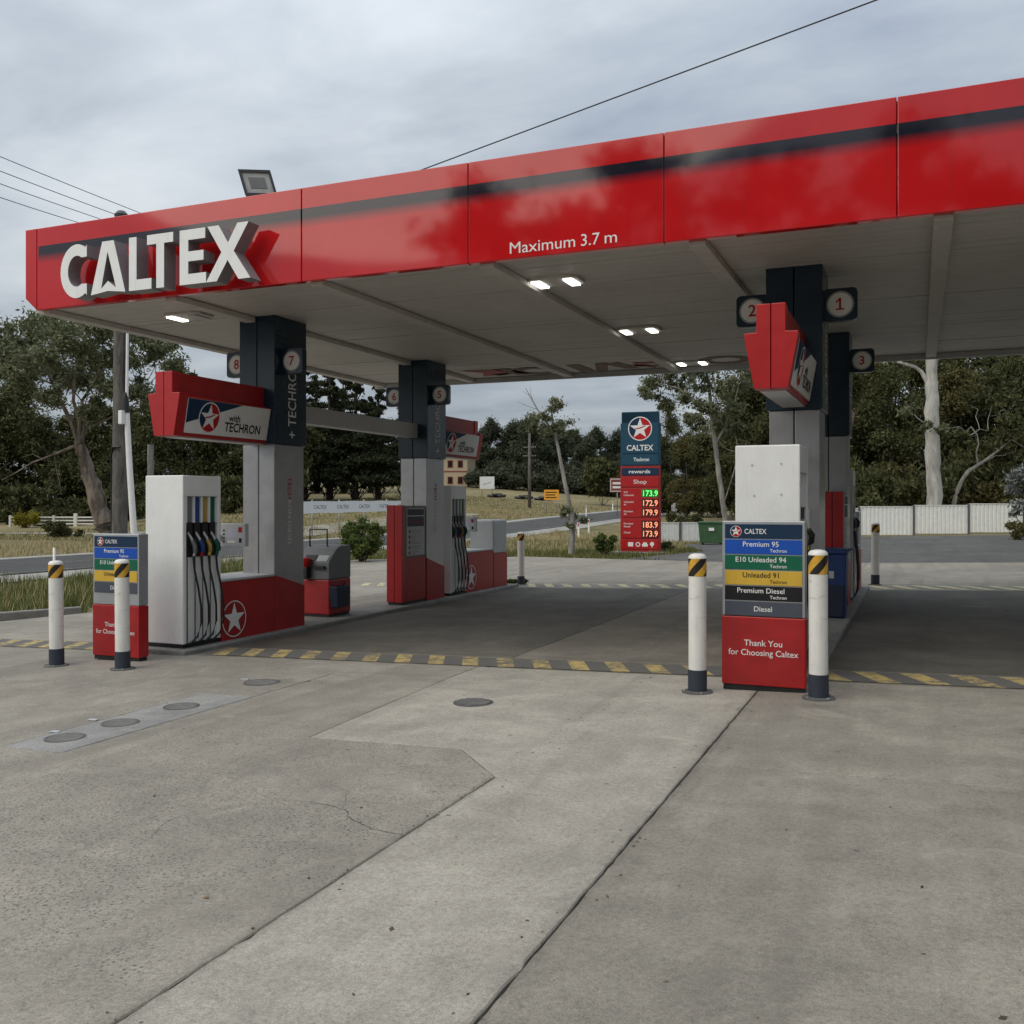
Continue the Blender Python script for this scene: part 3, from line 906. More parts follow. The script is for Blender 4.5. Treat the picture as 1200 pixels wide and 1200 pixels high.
# soffit sheets between the beams, with recessed seams
beamx = [-10.9, -8.72, -6.52, -4.32, -2.02, 0.22, 2.46]
ys = [CYF + .105, 11.0, 13.25, 15.5, 17.05, CYB - .11]
xs = [CX0 + .07] + beamx + [CX1 - .07]
SZ = 4.262
for i in range(len(xs) - 1):
    for j in range(len(ys) - 1):
        m = MB(); npl = max(3, round((ys[j + 1] - ys[j]) / .26)); zz = SZ + random.uniform(0, .005)
        for q in range(npl):
            a = ys[j] + .016 + (ys[j + 1] - ys[j] - .032) * q / npl; b = ys[j] + .016 + (ys[j + 1] - ys[j] - .032) * (q + 1) / npl
            m.box(xs[i] + .004, xs[i + 1] - .004, a + .003, b - .003, zz + random.uniform(0, .004), SZ + .03, SOFFIT)
        m.build('soffit_panel', canopy)['kind'] = 'stuff'
m = MB(); m.box(CX0 + .065, CX1 - .065, CYF + .103, CYB - .085, SZ + .032, SZ + .05, DKGREY); m.build('soffit_backing', canopy)
for bxx in beamx:
    m = MB(); m.box(bxx - .085, bxx + .085, CYF + .103, CYB - .084, SZ - .075, SZ - .002, SOFFITBEAM)
    m.build('soffit_beam', canopy, 0.008)
m = MB(); m.box(CX0 + .064, CX1 - .064, CYB - .16, CYB - .083, SZ - .10, SZ - .003, LTGREY); m.build('edge_trim', canopy)
m = MB(); m.box(CX0 + .064, CX0 + .22, CYF + .104, CYB - .17, SZ - .05, SZ - .003, SOFFITBEAM); m.build('edge_trim', canopy)

def ceiling_light(x, y, lit=True):
    m = MB()
    pts = [(-.32, -.14), (-.24, -.21), (.24, -.21), (.32, -.14), (.32, .14), (.24, .21), (-.24, .21), (-.32, .14)]
    m.prism(pts, Pl((x, y, SZ - .03), (1, 0, 0), (0, 1, 0)), 0, .032, SOFFITBEAM)
    f = m.build('ceiling_light', canopy, 0.004)
    for sx in (-.20, .20):
        m = MB(); m.box(x + sx - .055, x + sx + .055, y - .16, y + .16, SZ - .05, SZ - .029, LED if lit or sx < 0 else LTGREY)
        m.build('diffuser', f)
for lx, ly in ((-3.94, 10.65), (-3.88, 14.12), (-3.87, 17.78), (-9.42, 10.62)):
    ceiling_light(lx, ly, lx > -9)

# faded old print on the rearmost soffit sheets
def ghost(x, pts_list, mat):
    m = MB(); p = Pl((x, 17.15, SZ - .004), (1, 0, 0), (0, 1, 0))
    for pl_, hs in pts_list:
        m.flat(pl_, p, 0, mat, hs)
    m.build('faded_print', canopy)
ring = lambda k, ri: ([(a * k, .60 + b) for a, b in circ(0, 0, .50, 28)], [[(a * k, .60 + b) for a, b in circ(0, 0, ri, 28)]])
ghost(-8.05, [([(-.35, .05), (.45, .15), (.40, .85), (-.25, .95), (-.05, .5)], [])], GHOSTR)
ghost(-7.55, [([(-.15, .1), (.18, .1), (.34, 1.0), (.0, 1.0)], []), ([(-.45, .75), (-.05, .62), (-.05, .85), (-.42, 1.0)], [])], GHOST)
ghost(-6.98, [ring(.95, .27)], GHOST)
ghost(-5.95, [([(-.25, .1), (.05, .1), (.05, 1.1), (-.25, 1.1)], []), ([(.06, 1.1), (.35, .1), (.60, .1), (.30, 1.1)], [])], GHOST)
ghost(-5.25, [([(-.2, .3), (.1, .1), (.25, 1.0), (.0, 1.0)], []), ([(.26, .7), (.55, .9), (.55, .7), (.26, .5)], [])], GHOST)
ghost(-4.70, [([(a * .75, .62 + b) for a, b in star_pts(0, 0, .5, .55)], [circ(0.05, .65, .15, 14)])], GHOSTR)
ghost(-3.25, [ring(1.0, .27)], GHOST)
ghost(-2.50, [ring(.55, .22)], GHOST)
# brand letters
def letter_shapes():
    S = {}
    out = circ(.5, .5, .52, 22, math.radians(58), math.radians(302)); inn = circ(.5, .5, .30, 22, math.radians(302), math.radians(58))
    out = [(.5 + (x - .5) * 1.12, y) for x, y in out]; inn = [(.5 + (x - .5) * 1.05, y) for x, y in inn]
    S['C'] = ([(.86, .985)] + out + [(.86, .015), (.86, .24)] + inn + [(.86, .76)], [], .90)
    S['A'] = ([(0, 0), (.30, 1), (.60, 1), (.90, 0), (.45, .05)], [[(.44, .80), (.66, .10), (.45, .24), (.27, .10)]], .92)
    S['L'] = ([(0, 0), (0, 1), (.21, 1), (.21, .2), (.62, .2), (.62, 0)], [], .66)
    S['T'] = ([(.30, 0), (.30, .82), (0, .82), (0, 1), (.84, 1), (.84, .82), (.55, .82), (.55, 0)], [], .80)
    S['E'] = ([(0, 0), (0, 1), (.62, 1), (.62, .81), (.21, .81), (.21, .60), (.58, .60), (.58, .42), (.21, .42), (.21, .19), (.64, .19), (.64, 0)], [], .70)
    S['X'] = ([(0, 0), (.33, .51), (.03, 1), (.27, 1), (.47, .67), (.67, 1), (.90, 1), (.59, .51), (.94, 0), (.69, 0), (.46, .36), (.23, 0)], [], .94)
    return S
LS = letter_shapes()
lx = -10.02; hh = .66
LX = {'C': (-10.16, -9.71), 'A': (-9.64, -9.07), 'L': (-9.01, -8.65), 'T': (-8.72, -8.31), 'E': (-8.21, -7.81), 'X': (-7.81, -7.16)}
for ch in 'CALTEX':
    o_, h_, wd = LS[ch]
    a0 = min(x for x, y in o_); a1 = max(x for x, y in o_); x0, x1 = LX[ch]
    f = lambda P: [(x0 + (x - a0) / (a1 - a0) * (x1 - x0), y * hh) for x, y in P]
    pl = Pl((0, CYF, 4.255), (1, 0, 0), (0, 0, 1))
    m = MB()
    m.prism(f(o_), pl, .10, .30, WHITEL, [f(h) for h in h_], side=LETSIDE)
    m.build('letter', canopy)
m = MB()
m.text('Maximum', Pl((0, CYF, 0), (1, 0, 0), (0, 0, 1)), -4.0, CZB + .055, .175, PRINTW, 'l', .003, .0, .735)
m.build('height_lettering', canopy)
m = MB(); m.text('3.7', Pl((0, CYF, 0), (1, 0, 0), (0, 0, 1)), -3.20, CZB + .055, .175, PRINTW, 'l', .003, .0, .20)
m.build('height_lettering', canopy)
m = MB(); m.text('m', Pl((0, CYF, 0), (1, 0, 0), (0, 0, 1)), -2.945, CZB + .055, .175, PRINTW, 'l', .003, .0, .13)
m.build('height_lettering', canopy)

# floodlight on the roof edge
fl = thing('floodlight', 'square black floodlight tilted on top of the canopy edge', 'floodlight', (-7.53, 9.75, 4.98))
m = MB()
m.tube([(-.17, 0, .0), (-.17, 0, .42)], .012, 6, GALV); m.tube([(.17, 0, .0), (.17, 0, .42)], .012, 6, GALV)
m.tube([(-.22, 0, .40), (.22, 0, .40)], .012, 6, GALV)
m.build('bracket', fl)
head = MB()
tl = Pl((0.02, -.06, .60), (.88, .47, 0), (-.25, -.12, .95))
head.prism([(-.195, -.165), (.195, -.165), (.195, .165), (-.195, .165)], tl, -.035, .0, LAMPBK)
head.prism([(-.195, -.165), (.195, -.165), (.195, .165), (-.195, .165)], tl, .0, .03, LAMPBK, [[(-.165, -.135), (.165, -.135), (.165, .135), (-.165, .135)]])
hd = head.build('lamp_head', fl)
m = MB(); m.prism([(-.165, -.135), (.165, -.135), (.165, .135), (-.165, .135)], tl, .002, .008, LAMPGL)
m.prism([(-.10, -.07), (.10, -.07), (.10, .07), (-.10, .07)], tl, .0085, .014, MIDGREY)
m.build('lamp_glass', hd)

# ------------------------------------------------------------------ columns
def column(x, y, z, rot, nums, lab):
    t = thing('canopy_column', lab, 'column', (x, y, z), rot, 'clad columns carrying the canopy')
    m = MB()
    m.prism([(-.36, .0), (.36, .0), (.36, .66), (-.36, .862)], Pl((-.282, 0, 0), (0, 1, 0), (0, 0, 1)), 0, .564, RED2)
    m.build('base_cladding', t, .006)
    m = MB(); m.box(-.2, .2, -.28, .28, .1, 4.5, DKGREY); m.build('core', t)
    for s in (-1, 1):
        m = MB(); a, b = sorted((s * .006, s * .272)); m.box(a, b, -.35, .35, .5, 2.70, GREYCL); m.build('lower_cladding', t, .008)
        m = MB(); a, b = sorted((s * .006, s * .305)); m.box(a, b, -.385, .37, 2.702, 4.52 - z * 0, NAVY); m.build('upper_cladding', t, .008)
    for s in (-1, 1):
        # vertical lettering on both side faces
        pl = Pl((s * .305, 0, 0), (0, s, 0), (0, 0, 1))
        m = MB(); m.text('+ TECHRON', pl, .11, 2.80, .27, PRINTW, 'l', .003, .004, 1.12, R(90)); m.build('side_lettering', t)
        pl = Pl((s * .272, 0, 0), (0, s, 0), (0, 0, 1))
        m = MB()
        m.text('TECH', pl, -.04, 2.24, .125, PRINTR, 'l', .003, .004, .31, R(-90))
        m.text('RON DIESEL', pl, -.04, 1.91, .125, PRINTW, 'l', .003, .002, .66, R(-90))
        m.build('small_lettering', t)
    for s, nstr in ((-1, nums[0]), (1, nums[1])):
        if nstr is None: continue
        x0, x1 = sorted((s * .308, s * .65))
        m = MB()
        pl = Pl((0, 0, 0), (1, 0, 0), (0, 0, 1))
        rr = .05; cxx = (x0 + x1) / 2; cz = 3.87; hw = .182
        pts = []
        for (qx, qz, a0) in ((hw - rr, hw - rr, 0), (-hw + rr, hw - rr, 90), (-hw + rr, -hw + rr, 180), (hw - rr, -hw + rr, 270)):
            pts += [(cxx + qx + rr * math.cos(R(a0 + k * 30)), cz + qz + rr * math.sin(R(a0 + k * 30))) for k in range(4)]
        m.prism(pts, Pl((0, -.18, 0), (1, 0, 0), (0, 0, 1)), -.05, .05, NAVY)
        p = m.build('number_plate', t, .004)
        for fs in (-1, 1):
            pf = Pl((cxx, -.18 + fs * .05, cz), (-fs, 0, 0), (0, 0, 1))
            m = MB(); m.flat(circ(0, 0, .148, 28), pf, .003, PRINTG); m.flat(circ(0, 0, .128, 28), pf, .0045, PRINTW)
            m.text(nstr, pf, 0, -.062, .19, PRINTR, 'c', .006, .012)
            if nstr == '1':
                m.flat([(-.012, .064), (-.045, .034), (-.045, .012), (-.012, .038)], pf, .006, PRINTR); m.rect(pf, -.045, .045, -.064, -.046, .0062, PRINTR)
            m.build('numeral', p)
    return t
YA, YB_ = 11.46, 16.0
column(XL, YA, ZL, 0, ('8', '7'), 'grey and navy column with number plates 8 and 7 beside the left pump')
column(XR, YA, ZR, 0, ('2', '1'), 'grey and navy column with number plates 2 and 1 behind the right pump')
column(XL, YB_, ZL, 0, ('6', '5'), 'grey and navy column with number plates 6 and 5 on the left island')
column(XR, YB_, ZR, 0, (None, '3'), 'grey and navy column with number plate 3 farther back on the right island')

# ------------------------------------------------------------------ brand sign boxes on the columns
def brand_sign(x, y, z, rot, lab):
    t = thing('brand_sign_box', lab, 'sign', (x, y, z), rot, 'red sign boxes projecting from the columns')
    L = 1.66
    sec = [(-.155, 0), (.155, 0), (.25, .50), (.135, .535), (.135, .80), (-.135, .80), (-.135, .535), (-.25, .50)]
    body = [(-.15, .005), (.15, .005), (.235, .49), (.12, .53), (.12, .79), (-.12, .79), (-.12, .53), (-.235, .49)]
    m = MB(); m.prism(body, Pl((0, 0, 0), (1, 0, 0), (0, 0, 1)), .0, L, RED2); m.build('housing', t)
    for s in (-1, 1):
        cap = [(p[0] if p[0] * s > 0 else s * .004, p[1]) for p in sec if p[0] * s > 0]
        q = [p for p in sec if p[0] * s > 0]
        q = sorted(q, key=lambda p: p[1]) if s > 0 else sorted(q, key=lambda p: p[1])
        # outline of one half of the end cap
        half = [(s * .004, 0)] + [(s * abs(a), b) for a, b in [(.155, 0), (.25, .50), (.25, .53), (.135, .535), (.135, .80)]] + [(s * .004, .80)]
        m = MB(); m.prism(half, Pl((0, 0, 0), (1, 0, 0), (0, 0, 1)), L + .002, L + .16, RED); m.build('end_cap', t, .006)
        d = Vector((.235 - .15, 0, .485)).normalized()
        hgt = math.hypot(.085, .485)
        u = Vector((0, s, 0)); v = Vector((s * d.x, 0, d.z))
        o = Vector((s * .15, -L if s > 0 else 0, .005))
        pf = Pl(o, u, v)
        # illuminated face panel, 3 mm proud, with its print
        m = MB()
        m.prism([(.01, .045), (L - .01, .045), (L - .01, hgt - .01), (.01, hgt - .01)], pf, .001, .012, PRINTW)
        f = m.build('face_panel', t)
        m = MB()
        m.flat([(.012, hgt - .012), (.012, .17), (.55, .33), (1.05, hgt - .012)], pf, .0135, NAVYP)
        m.build('navy_corner', f)
        m = MB()
        emblem(m, pf, .43, hgt * .54, .20, .015); m.build('emblem', f)
        m = MB()
        m.text('with', pf, .92, .25, .13, PRINTK, 'c', .0145, .02)
        m.text('TECHRON', pf, .74, .115, .17, PRINTK, 'l', .0145, .022, .74)
        m.build('lettering', f)
    m = MB(); m.box(-.12, .12, -L, -.002, -.012, .003, LTGREY); m.build('bottom_strip', t)
    return t
brand_sign(XL, YA - .387, ZL + 2.70, 0, 'red box sign with star emblem on the column beside plates 8 and 7')
brand_sign(XR, YA - .387, ZR + 2.74, 0, 'red box sign seen end-on between number plates 2 and 1')
brand_sign(XL, YB_ + .372, ZL + 2.78, math.pi, 'red box sign with star emblem behind the column with plates 6 and 5')
brand_sign(XR, YB_ + .372, ZR + 2.78, math.pi, 'red box sign behind the column with plate 3')

# header beam between the two left columns
bm_ = MB(); bm_.box(-.11, .11, 0, YB_ - YA - .76, -.13, .13, LTGREY)
hb = bm_.build('header_beam', None, .008, loc=(XL, YA + .372, 2.96)); tag(hb, 'long grey beam joining the two columns of the left island', 'beam')

# ------------------------------------------------------------------ fuel grade cabinets
def grade_cabinet(x, y, z, rows, lab):
    t = thing('fuel_grade_panel', lab, 'fuel sign', (x, y, z), 0, 'fuel grade panels at the front of the islands')
    W, D, H_ = .36, .16, 1.50
    m = MB(); m.box(-W + .01, W - .01, .02, D - .02, 0, .05, BLACK); m.build('foot', t)
    m = MB(); m.box(-W, W, 0, D, .05, .655, RED); lower = m.build('red_panel', t, .008)
    m = MB(); m.box(-W + .004, W - .004, .006, D - .004, .66, H_, SILVER); fr = m.build('frame', t, .006)
    pf = Pl((0, .006, 0), (1, 0, 0), (0, 0, 1))
    zz = H_ - .155
    for col, txt, tcol, sub in rows:
        m = MB(); m.prism([(-W + .028, zz), (W - .028, zz), (W - .028, zz + .127), (-W + .028, zz + .127)], pf, .0005, .006, col)
        rowo = m.build('grade_strip', t, .002)
        if txt:
            m = MB()
            if txt == 'CALTEX':
                emblem(m, pf, -W + .125, zz + .063, .05, .0075)
                m.text('CALTEX', pf, -W + .20, zz + .043, .062, PRINTW, 'l', .0075, .012, .19)
            else:
                m.text(txt, pf, -.02 if sub else .0, zz + (.067 if sub else .042), .064, tcol, 'c', .0075, .008)
                if sub: m.text('Techron', pf, .13, zz + .018, .042, tcol, 'c', .0075, .008)
            m.build('lettering', rowo)
        zz -= .1365
    pf2 = Pl((0, 0, 0), (1, 0, 0), (0, 0, 1))
    m = MB()
    m.text('Thank You', pf2, 0, .40, .075, PRINTW, 'c', .003, .006)
    m.text('for Choosing Caltex', pf2, 0, .315, .075, PRINTW, 'c', .003, .006, .60)
    m.build('lettering', lower)
    m = MB(); m.prism([(-W + .03, .075), (W - .03, .075), (W - .03, .635), (-W + .03, .635)], pf2, .0002, .0015, RED2)
    m.build('panel_face', lower)
    return t
grade_cabinet(XL - .145, 8.62, ZL, [(NAVYP, 'CALTEX', PRINTW, 0), (BLUEP, 'Premium 95', PRINTW, 1), (GREENP, 'E10 Unleaded 94', PRINTW, 1), (YELLOWP, 'Unleaded 91', PRINTK, 1), (SLATEP, 'Diesel', PRINTW, 0)],
              'silver and red fuel panel in front of the left pump, partly behind a bollard')
grade_cabinet(XR + .02, 8.62, ZR, [(NAVYP, 'CALTEX', PRINTW, 0), (BLUEP, 'Premium 95', PRINTW, 1), (GREENP, 'E10 Unleaded 94', PRINTW, 1), (YELLOWP, 'Unleaded 91', PRINTK, 1), (PRINTK, 'Premium Diesel', PRINTW, 1), (SLATEP, 'Diesel', PRINTW, 0)],
              'silver and red fuel panel between two bollards in front of the right pump')

# ------------------------------------------------------------------ pumps
NOZBLUE = paint('nozzle_blue', (0.012, 0.055, 0.24), 0.5, var=0.15)
NOZYEL = paint('nozzle_yellow', (0.42, 0.29, 0.06), 0.5, var=0.15)
def make_pump(lab, x, y, z):
    t = thing('fuel_pump', lab, 'fuel pump', (x, y, z), 0, 'white fuel pumps')
    W, D, H_ = .30, .70, 2.14
    m = MB()
    # carcass as a core plus front and back casings, so that the side bays are truly recessed
    m.box(-.20, .20, .06, D - .06, .06, H_ - .02, LTGREY); m.build('core', t)
    m = MB(); m.box(-W, W, 0, .065, .05, H_, WHITE); m.build('front_casing', t, .012)
    m = MB(); m.box(-W, W, D - .05, D, .05, H_, WHITE); m.build('back_casing', t, .012)
    m = MB(); m.box(-W + .001, W - .001, .066, D - .051, H_ - .26, H_ - .001, WHITE); m.build('head_casing', t, .006)
    m = MB(); m.box(-W + .02, W - .02, .02, D - .02, -.01, .05, BLACK); m.build('foot', t)
    cols = [MIDGREY, NOZBLUE, NOZYEL, GREENP]
    ys_ = [.145, .285, .425, .565]
    for s in (-1, 1):
        a, b = sorted((s * .201, s * .262))
        m = MB(); m.box(a, b, .07, D - .055, .055, 1.12, WHITE); m.build('hose_bay_panel', t, .004)
        for k in range(5):
            yy = .075 + k * .14
            a, b = sorted((s * .201, s * .292))
            m = MB(); m.box(a, b, yy - .009, yy + .009, 1.55, H_ - .262, WHITE); m.build('slat', t)
        a, b = sorted((s * .201, s * .272))
        m = MB(); m.box(a, b, .067, D - .052, 1.13, 1.30, BLACK)
        m.build('boot_tray', t, .004)
        for k, (yy, c) in enumerate(zip(ys_, cols)):
            a, b = sorted((s * .201, s * .268))
            m = MB(); m.box(a, b, yy - .045, yy + .045, 1.56, H_ - .27, c); m.build('grade_strip', t)
            a, b = sorted((s * .201, s * .275))
            m = MB(); m.box(a, b, yy - .05, yy + .05, 1.302, 1.555, BLACK); m.build('boot', t)
            # nozzle: bent spout, grip, lever guard, coloured sleeve
            m = MB()
            m.tube([(s * .25, yy - .02, 1.46), (s * .27, yy - .02, 1.42), (s * .30, yy, 1.36), (s * .32, yy + .02, 1.30)], [.012, .014, .016, .018], 8, LTGREY)
            m.tube([(s * .315, yy + .01, 1.33), (s * .335, yy + .03, 1.26), (s * .32, yy + .045, 1.18)], [.028, .034, .024], 8, c)
            m.tube([(s * .33, yy + .0, 1.34), (s * .375, yy + .02, 1.28), (s * .36, yy + .05, 1.19)], .007, 6, BLACK)
            nz = m.build('nozzle', t)
            m = MB()
            y1 = yy + .045
            m.tube([(s * .32, y1, 1.185), (s * .315, y1 - .02, 1.10), (s * .325, y1 - .01, .95), (s * .345, y1 + .03, .75), (s * .36, y1 + .065, .50), (s * .36, y1 + .07, .30), (s * .345, y1 + .02, .13), (s * .315, y1 - .07, .055), (s * .262, y1 - .13, .05)], .0135, 8, BLACK)
            m.tube([(s * .32, y1, 1.19), (s * .316, y1 - .015, 1.13)], .019, 8, [GALV, PRINTR, YELLOWP, GREENP][k])
            m.build('hose', t)
            m = MB(); m.tube([(s * .275, yy - .04, 1.12), (s * .275, yy - .04, .07)], .006, 6, DKGREY); m.build('hose_guide', t)
    # card reader panel on an arm behind the pump
    m = MB(); m.box(-.16, -.12, D, D + .52, 1.30, 1.36, LTGREY); arm = m.build('panel_arm', t)
    m = MB(); m.box(-.17, .27, D + .52, D + .60, 1.21, 1.52, LTGREY); pn = m.build('card_panel', t, .01)
    pf = Pl((0, D + .52, 0), (1, 0, 0), (0, 0, 1))
    m = MB(); m.rect(pf, -.13, .23, 1.24, 1.49, .002, LTGREY); m.rect(pf, .0, .12, 1.31, 1.44, .004, SCREEN)
    for k in range(4): m.rect(pf, -.10, -.065, 1.26 + k * .05, 1.285 + k * .05, .004, DKGREY)
    m.rect(pf, .16, .22, 1.40, 1.47, .004, PRINTR); m.rect(pf, .17, .215, 1.26, 1.32, .004, PRINTK); m.rect(pf, -.03, .10, 1.255, 1.29, .004, PRINTW)
    m.build('keypad', pn)
    return t
pump = make_pump('white pump with coloured nozzle strips and four black hoses on the left island', XL - .02, 9.28, ZL + .07)
def pump_copy(x, y, z, lab):
    p = copy_tree(pump); p.location = (x, y, z); p['label'] = lab
    return p
    return p
rp = pump_copy(XR + .01 - .05, 9.30, ZR + .07, 'white pump rising behind the right fuel panel between two bollards')
for qx, qz in ((-.14, 1.95), (.13, 1.96), (-.12, 1.66), (.13, 1.67)):
    m = MB(); m.tube([(qx, -.004, qz), (qx, .004, qz)], .011, 10, LTGREY); m.build('rivet', rp)
pump_copy(XL, 16.58, ZL + .07, 'white pump with dark hoses behind the column with plates 6 and 5')
pump_copy(XR, 16.58, ZR + .07, 'white pump at the far end of the right island beyond the blue bin')

# ------------------------------------------------------------------ low red walls between pump and column
def low_wall(x, y, z, L, lab):
    t = thing('island_wall', lab, 'low wall', (x, y, z), 0, 'low red walls on the pump islands')
    m = MB(); m.box(-.288, .288, 0, L, 0, .80, RED2); w_ = m.build('wall_body', t, .006)
    m = MB(); m.box(-.30, .30, -.01, L - .002, .802, .835, LTGREY); m.build('capping', t, .006)
    for s in (-1, 1):
        pf = Pl((s * .288, 0 if s > 0 else L, 0), (0, s, 0), (0, 0, 1))
        m = MB(); emblem(m, pf, (.24 if s > 0 else L - .24), .30, .24, .003, outline=True); m.build('emblem', t)
    return t
low_wall(XL, 9.99, ZL + .04, 1.10, 'low red wall with star outline between the left pump and its column')
low_wall(XR, 10.01, ZR + .04, 1.08, 'low red wall with star outline behind the right pump')
low_wall(XL, 17.29, ZL + .07, 1.35, 'low red wall with star outline at the far end of the left island')
low_wall(XR, 17.29, ZR + .07, 1.35, 'low red wall with star outline at the far end of the right island')
def end_cabinet(x, lab, z):
    t = thing('end_cabinet', lab, 'cabinet', (x, 18.66, z), 0, 'silver cabinets closing the islands')
    m = MB(); m.box(-.29, .29, 0, .72, 0, .72, RED2); m.build('red_base', t, .006)
    m = MB()
    pts = [(.35 * math.cos(a) - .0, .36 + .36 * math.sin(a)) for a in np.linspace(-math.pi / 2, math.pi / 2, 9)]
    m.box(-.285, .285, .004, .716, .722, 1.44, SILVER); m.build('silver_top', t, .03)
end_cabinet(XL, 'silver topped red cabinet at the far end of the left island', ZL + .07)
end_cabinet(XR, 'silver topped red cabinet at the far end of the right island', ZR + .07)

# red service cabinets in front of the rear columns
def red_cabinet(x, z, lab):
    t = thing('service_cabinet', lab, 'cabinet', (x + .125, 14.72, z), 0, 'tall red cabinets in front of the rear columns')
    m = MB(); m.box(-.14, .14, .03, .88, -.02, .05, BLACK); m.build('foot', t)
    for s in (-1, 1):
        a, b = sorted((s * .004, s * .155)); m = MB(); m.box(a, b, 0, .10, .05, 1.76, RED); m.build('front_panel', t, .006)
    m = MB(); m.box(-.15, .15, .102, .885, .05, .83, RED2); m.build('lower_body', t, .005)
    m = MB(); m.box(-.148, .148, .102, .885, .832, 1.75, MIDGREY); m.build('upper_body', t, .005)
    for s in (-1, 1):
        pf = Pl((s * .148, .1 if s > 0 else .885, 0), (0, s, 0), (0, 0, 1))
        m = MB(); m.prism([(.06, .86), (.72, .86), (.72, 1.71), (.06, 1.71)], pf, .001, .012, LTGREY); p = m.build('notice_panel', t)
        m = MB(); m.rect(pf, .08, .70, 1.38, 1.69, .0135, SLATEP)
        m.rect(pf, .08, .70, 1.56, 1.575, .015, PRINTW); m.rect(pf, .08, .70, 1.45, 1.462, .015, PRINTR)
        for k in range(5):
            m.flat(circ(.16, 1.29 - k * .095, .03, 12), pf, .0145, PRINTR)
            for q in range(2): m.rect(pf, .22, .62 - .1 * ((k + q) % 3), 1.295 - k * .095 - q * .035, 1.307 - k * .095 - q * .035, .0145, PRINTG)
        m.build('notice_print', p)
red_cabinet(XL, ZL + .07, 'tall red cabinet with notice board in front of the column with plates 6 and 5')
red_cabinet(XR, ZR + .07, 'tall red cabinet in front of the column with plate 3')

# windscreen and towel service unit behind the left front column
def service_unit(x, y, z, lab):
    t = thing('service_unit', lab, 'service unit', (x, y, z), 0)
    W = .30
    m = MB(); m.box(-W, W, 0, .62, .05, .60, RED2); m.build('red_base', t, .02)
    m = MB(); m.box(-W + .02, W - .02, .02, .60, -.02, .05, BLACK); m.build('foot', t)
    m = MB()
    prof = [(0, .602), (.62, .602), (.62, 1.13), (.34, 1.13), (.22, 1.08), (.10, .98), (0, .88)]
    m.prism(prof, Pl((-W, 0, 0), (0, 1, 0), (0, 0, 1)), 0, 2 * W, MIDGREY); m.build('grey_hood', t, .015)
    sl = Pl((0, .0, .88), (1, 0, 0), (0, .10, .10))
    m = MB(); m.prism([(-.18, .02), (.03, .02), (.03, .135), (-.18, .135)], sl, .001, .010, BLACK)
    m.prism([(.05, .01), (.25, .01), (.25, .135), (.05, .135)], sl, .001, .008, LTGREY); m.build('display', t)
    pf = Pl((0, 0, 0), (1, 0, 0), (0, 0, 1))
    m = MB(); m.prism([(.02, .77), (.24, .77), (.22, .82), (.04, .82)], pf, .0, .05, BLACK); m.build('towel_slot', t, .004)
    m = MB(); m.prism([(-W + .14, .62), (-W + .26, .62), (-W + .26, .80), (-W + .14, .80)], pf, .0, .12, BLACK); m.build('squeegee_holder', t, .01)
    m = MB(); m.lathe([(.06, .80), (.085, .84), (.085, .93), (.05, .95)], 14, RED, (-W + .20, -.06, 0)); m.build('squeegee_head', t)
    m = MB(); m.tube([(-W + .03, .3, 1.1), (-W + .03, .3, 1.38), (-W + .36, .3, 1.38), (-W + .36, .3, 1.1)], .014, 8, BLACK); m.build('handle_frame', t)
    m = MB()
    m.prism([(.02, .17), (.34, .17), (.37, .50), (-.01, .50)], Pl((W + .002, 0, 0), (0, 1, 0), (0, 0, 1)), 0, .15, DKNAVY); b = m.build('water_bucket', t, .012)
    m = MB(); m.tube([(W + .10, .2, .40), (W + .14, .2, .52), (W + .16, .2, .57)], .01, 6, BLACK); m.build('brush_handle', b)
    return t
service_unit(XL - .19, 12.72, ZL + .06, 'red and grey windscreen service unit with navy bucket behind the left column')
# blue bin on the right island
t = thing('blue_bin', 'slim blue plastic bin on the right island behind a bollard', 'bin', (XR + .20, 14.15, ZR + .07))
m = MB(); m.prism([(-.15, 0), (.15, 0), (.17, .88), (-.17, .88)], Pl((0, .28, 0), (.8, 0, 0), (0, 0, 1)), 0, .5, BINBLUE); m.build('bin_body', t, .015)
m = MB(); m.prism([(-.19, .885), (.19, .885), (.17, .96), (-.17, .96)], Pl((0, .30, 0), (1, 0, 0), (0, 0, 1)), 0, .54, BINBLUE); m.build('lid', t, .015)
m = MB(); m.prism([(-.13, .02), (.13, .02), (.145, .46), (-.145, .46)], Pl((0, -.22, 0), (1, 0, 0), (0, 0, 1)), .001, .03, DKNAVY); m.build('dark_lower_front', t, .006)  # darker navy piece over the lower front of the bin
m = MB(); m.prism([(.02, .55), (.09, .55), (.09, .65), (.02, .65)], Pl((-.08, -.22, 0), (1, 0, 0), (0, 0, 1)), .004, .012, LTGREY); m.build('sticker', t)
m = MB(); m.tube([(.17, .2, .93), (.24, .22, .95), (.24, -.05, .95), (.17, -.03, .93)], .012, 6, BINBLUE); m.build('handle', t)

